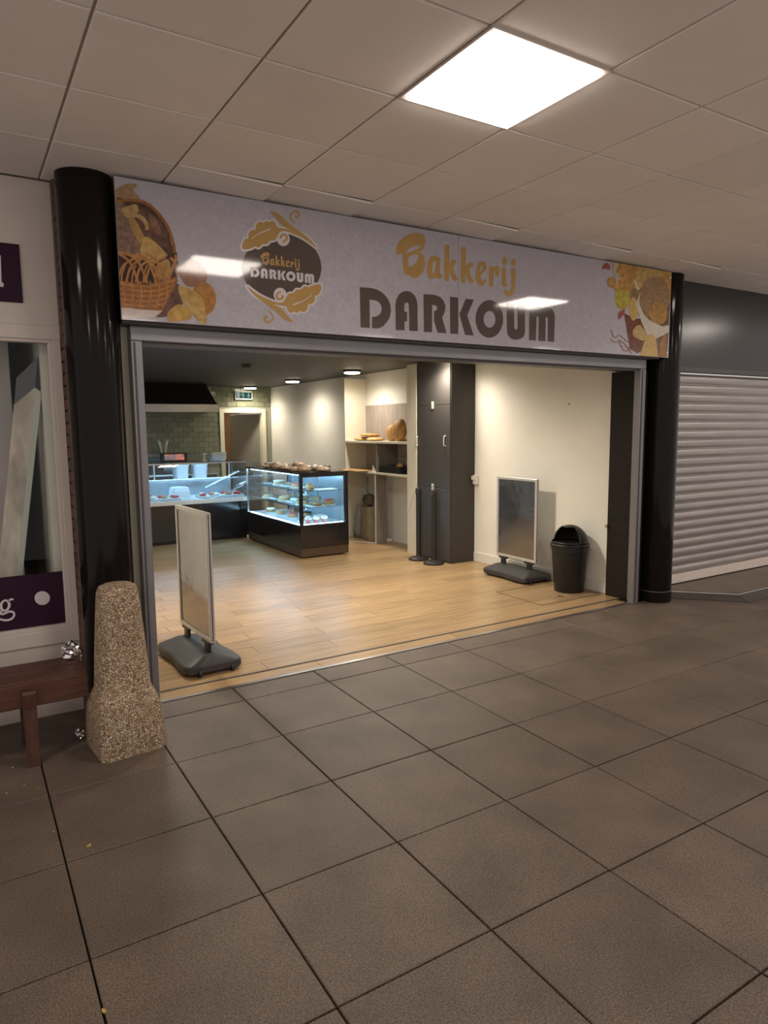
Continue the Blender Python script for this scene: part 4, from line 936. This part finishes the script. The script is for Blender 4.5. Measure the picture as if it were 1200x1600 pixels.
for k, (x, lab) in enumerate(((2.72, 'tall white tub behind the counter glass, nearest the screen'), (3.02, 'tall white tub behind the counter glass, nearest the white box'))):
    t = empty('storage_tub'); MB().rings([sring(h, 6, z, 24, h) for z, h in ((0, .10), (.20, .115), (.205, .11))]).build('tub', m_tub, t); MB().rings([sring(h, 6, z, 24, h) for z, h in ((.205, .122), (.225, .122), (.23, .11))]).build('lid', m_skirt, t)
    t.location = (x, 8.72, .954); tag(t, lab, 'tub', 'white tubs on the counter shelf')
t = empty('cash_display'); box('screen_case', m_black, -.21, -.02, .0, .21, .02, .13, t, .006)
ms = bpy.data.materials.new('screen_picture'); ms.use_nodes = True; nt = ms.node_tree; tcx = nt.nodes.new('ShaderNodeTexCoord'); nz = nt.nodes.new('ShaderNodeTexNoise'); nz.inputs['Scale'].default_value = 9; rp = nt.nodes.new('ShaderNodeValToRGB')
nt.links.new(tcx.outputs['Object'], nz.inputs['Vector']); nt.links.new(nz.outputs['Fac'], rp.inputs[0]); rp.color_ramp.elements[0].position = .45; rp.color_ramp.elements[0].color = (.20, .17, .18, 1); rp.color_ramp.elements[1].position = .62; rp.color_ramp.elements[1].color = (.95, .22, .10, 1)
pb = nt.nodes['Principled BSDF']; nt.links.new(rp.outputs[0], pb.inputs['Emission Color']); pb.inputs['Emission Strength'].default_value = .6; pb.inputs['Base Color'].default_value = (.02, .02, .02, 1)
box('screen', ms, -.15, -.022, .02, .16, -.0195, .11, t); box('stand', m_black, -.05, -.04, -.001, .05, .06, .006, t)
tag(t, 'small black cash display with reddish picture on the counter', 'screen'); t.location = (2.62, 8.70, 1.2365)
t = empty('spoon_holder'); MB().lathe([(.045, 0), (.05, .10)], 20).build('cup', m_black, t, auto=40)
for s_ in (-1, 1): MB().tube([(s_*.02, 0, .05), (s_*.035, 0, .20), (s_*.06, 0, .30), (s_*.075, 0, .33)], [.012, .016, .022, .012], 10).build('spoon', m_cream_, t, smooth=True)
tag(t, 'black cup holding two white spoons beside the cash display', 'utensils'); t.location = (2.50, 8.84, 1.2365)
t = empty('white_box'); MB().box(-.12, -.09, 0, .12, .09, .115, .02).build('box', m_deck, t, fix=False); MB().box(-.125, -.095, .10, .125, .095, .125, .01).build('lid', m_skirt, t, fix=False); tag(t, 'white lidded box on the counter in front of the doorway', 'box'); t.location = (3.30, 8.62, 1.2365)
t = empty('small_stand'); MB().lathe([(.04, 0), (.04, .008), (.012, .012), (.012, .09)], 16).build('stem', m_skirt, t); MB().lathe([(.02, .09), (.045, .095), (.045, .115)], 16).build('cup', m_skirt, t); tag(t, 'small white stand on the counter beside the white box', 'stand'); t.location = (3.08, 8.62, 1.2365)
# back worktop with oven
wt = empty('worktop'); box('cabinet', m_black, 1.3, 10.55, 0, 3.9, 11.27, .88, wt); box('top', m_metal, 1.3, 10.5, .88, 3.92, 11.275, .92, wt, .004); tag(wt, 'steel-topped worktop against the green tiles', 'worktop'); settle(wt, (2.6, 10.9, 0))
t = empty('oven'); box('body', m_gloss, -.35, -.25, 0, .35, .25, .30, t, .008); box('door', m_black, -.30, -.262, .04, .18, -.25, .26, t, .004); MB().tube([(-.28, -.29, .23), (.16, -.29, .23)], .009, 8).build('handle', m_metal, t); box('display', emit('green_led', (.1, .9, .4), 1.0), .23, -.254, .20, .29, -.25, .215, t); tag(t, 'black oven on the steel worktop below the extractor hood', 'oven'); t.location = (2.75, 10.85, .9205)
# extractor hood
hd_ = empty('extractor_hood'); m_hood = mat('hood_black', (.022, .020, .020), .5)
MB().rings([[(1.3, 10.42, 2.185), (3.92, 10.42, 2.185), (3.92, 11.28, 2.185), (1.3, 11.28, 2.185)], [(1.3, 10.75, 2.575), (3.82, 10.75, 2.575), (3.82, 11.28, 2.575), (1.3, 11.28, 2.575)]]).build('canopy', m_hood, hd_)
hb = MB()
for (a, b, c, d) in ((1.3, 10.40, 3.94, 10.42), (3.92, 10.42, 3.94, 11.28), (1.3, 10.42, 1.32, 11.28)): hb.box(a, b, 2.05, c, d, 2.19)
hb.build('steel_band', mat('hood_steel', (.60, .58, .55), .22, metal=1), hd_, fix=False)
tag(hd_, 'black extractor hood with steel rim on the green tiled wall', 'hood'); settle(hd_, (2.6, 10.85, 2.05))
# exit sign
ex = empty('exit_sign'); box('case', m_skirt, 4.57, 11.24, 2.325, 4.93, 11.285, 2.49, ex, .004); box('face', emit('exit_green', (.05, .20, .13), .35), 4.585, 11.236, 2.345, 4.915, 11.241, 2.475, ex)
wem = emit('exit_white', (.75, .85, .8), .3); EY = 11.2355
man = [(4.70, 2.36), (4.725, 2.40), (4.71, 2.425), (4.685, 2.41), (4.675, 2.42), (4.715, 2.45), (4.75, 2.43), (4.765, 2.41), (4.745, 2.40), (4.74, 2.385), (4.75, 2.355), (4.735, 2.355), (4.725, 2.38)]
flat('running_figure', [man, ell(4.735, 2.462, .011, .011, 12)], wem, ex, EY, .001); flat('door_symbol', [[(4.60, 2.352), (4.66, 2.352), (4.66, 2.468), (4.60, 2.468)]], wem, ex, EY, .001)
flat('arrow', [[(4.835, 2.465), (4.86, 2.465), (4.86, 2.41), (4.885, 2.41), (4.8475, 2.36), (4.81, 2.41), (4.835, 2.41)]], wem, ex, EY, .001)
tag(ex, 'green emergency exit sign above the back doorway', 'exit sign'); settle(ex, (4.75, 11.26, 2.325))
t = empty('smoke_detector'); MB().lathe([(.055, 0), (.06, -.02), (.05, -.045), (.02, -.052)], 24).build('head', mat('brown_detector', (.03, .022, .018), .5), t, auto=40); MB().lathe([(.065, 0), (.065, -.008)], 24).build('mount', m_cab, t); tag(t, 'small dark smoke detector on the black ceiling', 'smoke detector'); t.location = (3.07, 6.56, SH)
# downlights along the right wall; unseen mid-floor, left-floor and back-room ones added for brightness
for k, (y, lab) in enumerate(((11.0, 'round ceiling downlight nearest the exit sign'), (8.95, 'round ceiling downlight in the middle of the visible row'), (6.80, 'round ceiling downlight nearest the bread shelves'), (4.65, 'round ceiling downlight hidden behind the sign, by the cupboard'), (3.5, 'round ceiling downlight added unseen behind the sign to brighten the mid floor'), (4.20, 'round ceiling downlight added unseen behind the sign to brighten the left floor'), (12.4, 'round ceiling downlight added unseen to brighten the back room'))):
    t = empty('downlight'); MB().lathe([(.135, 0), (.135, -.03), (.115, -.034)], 32).build('housing', m_black, t, auto=40)
    MB().lathe([(.116, -.028), (.116, -.045), (.10, -.052)], 32).build('lens', emit('downlight_lens', (1.0, .87, .66), DOWN), t, auto=40)
    ld = bpy.data.lights.new('beam', 'SPOT'); ld.energy = SPOT*(.75, .75, .9, 1.2, 2.5, 1.9, .5)[k]; ld.color = (1.0, .89, .74); ld.spot_size = math.radians(168); ld.spot_blend = .9; ld.shadow_soft_size = .10
    lo = bpy.data.objects.new('beam', ld); COL.objects.link(lo); lo.parent = t; lo.location = (0, 0, -.07)
    t.location = ((4.80, 4.80, 4.80, 4.80, 3.2, 1.15, 4.6)[k], y, SH); tag(t, lab, 'downlight', 'downlights in the black ceiling')
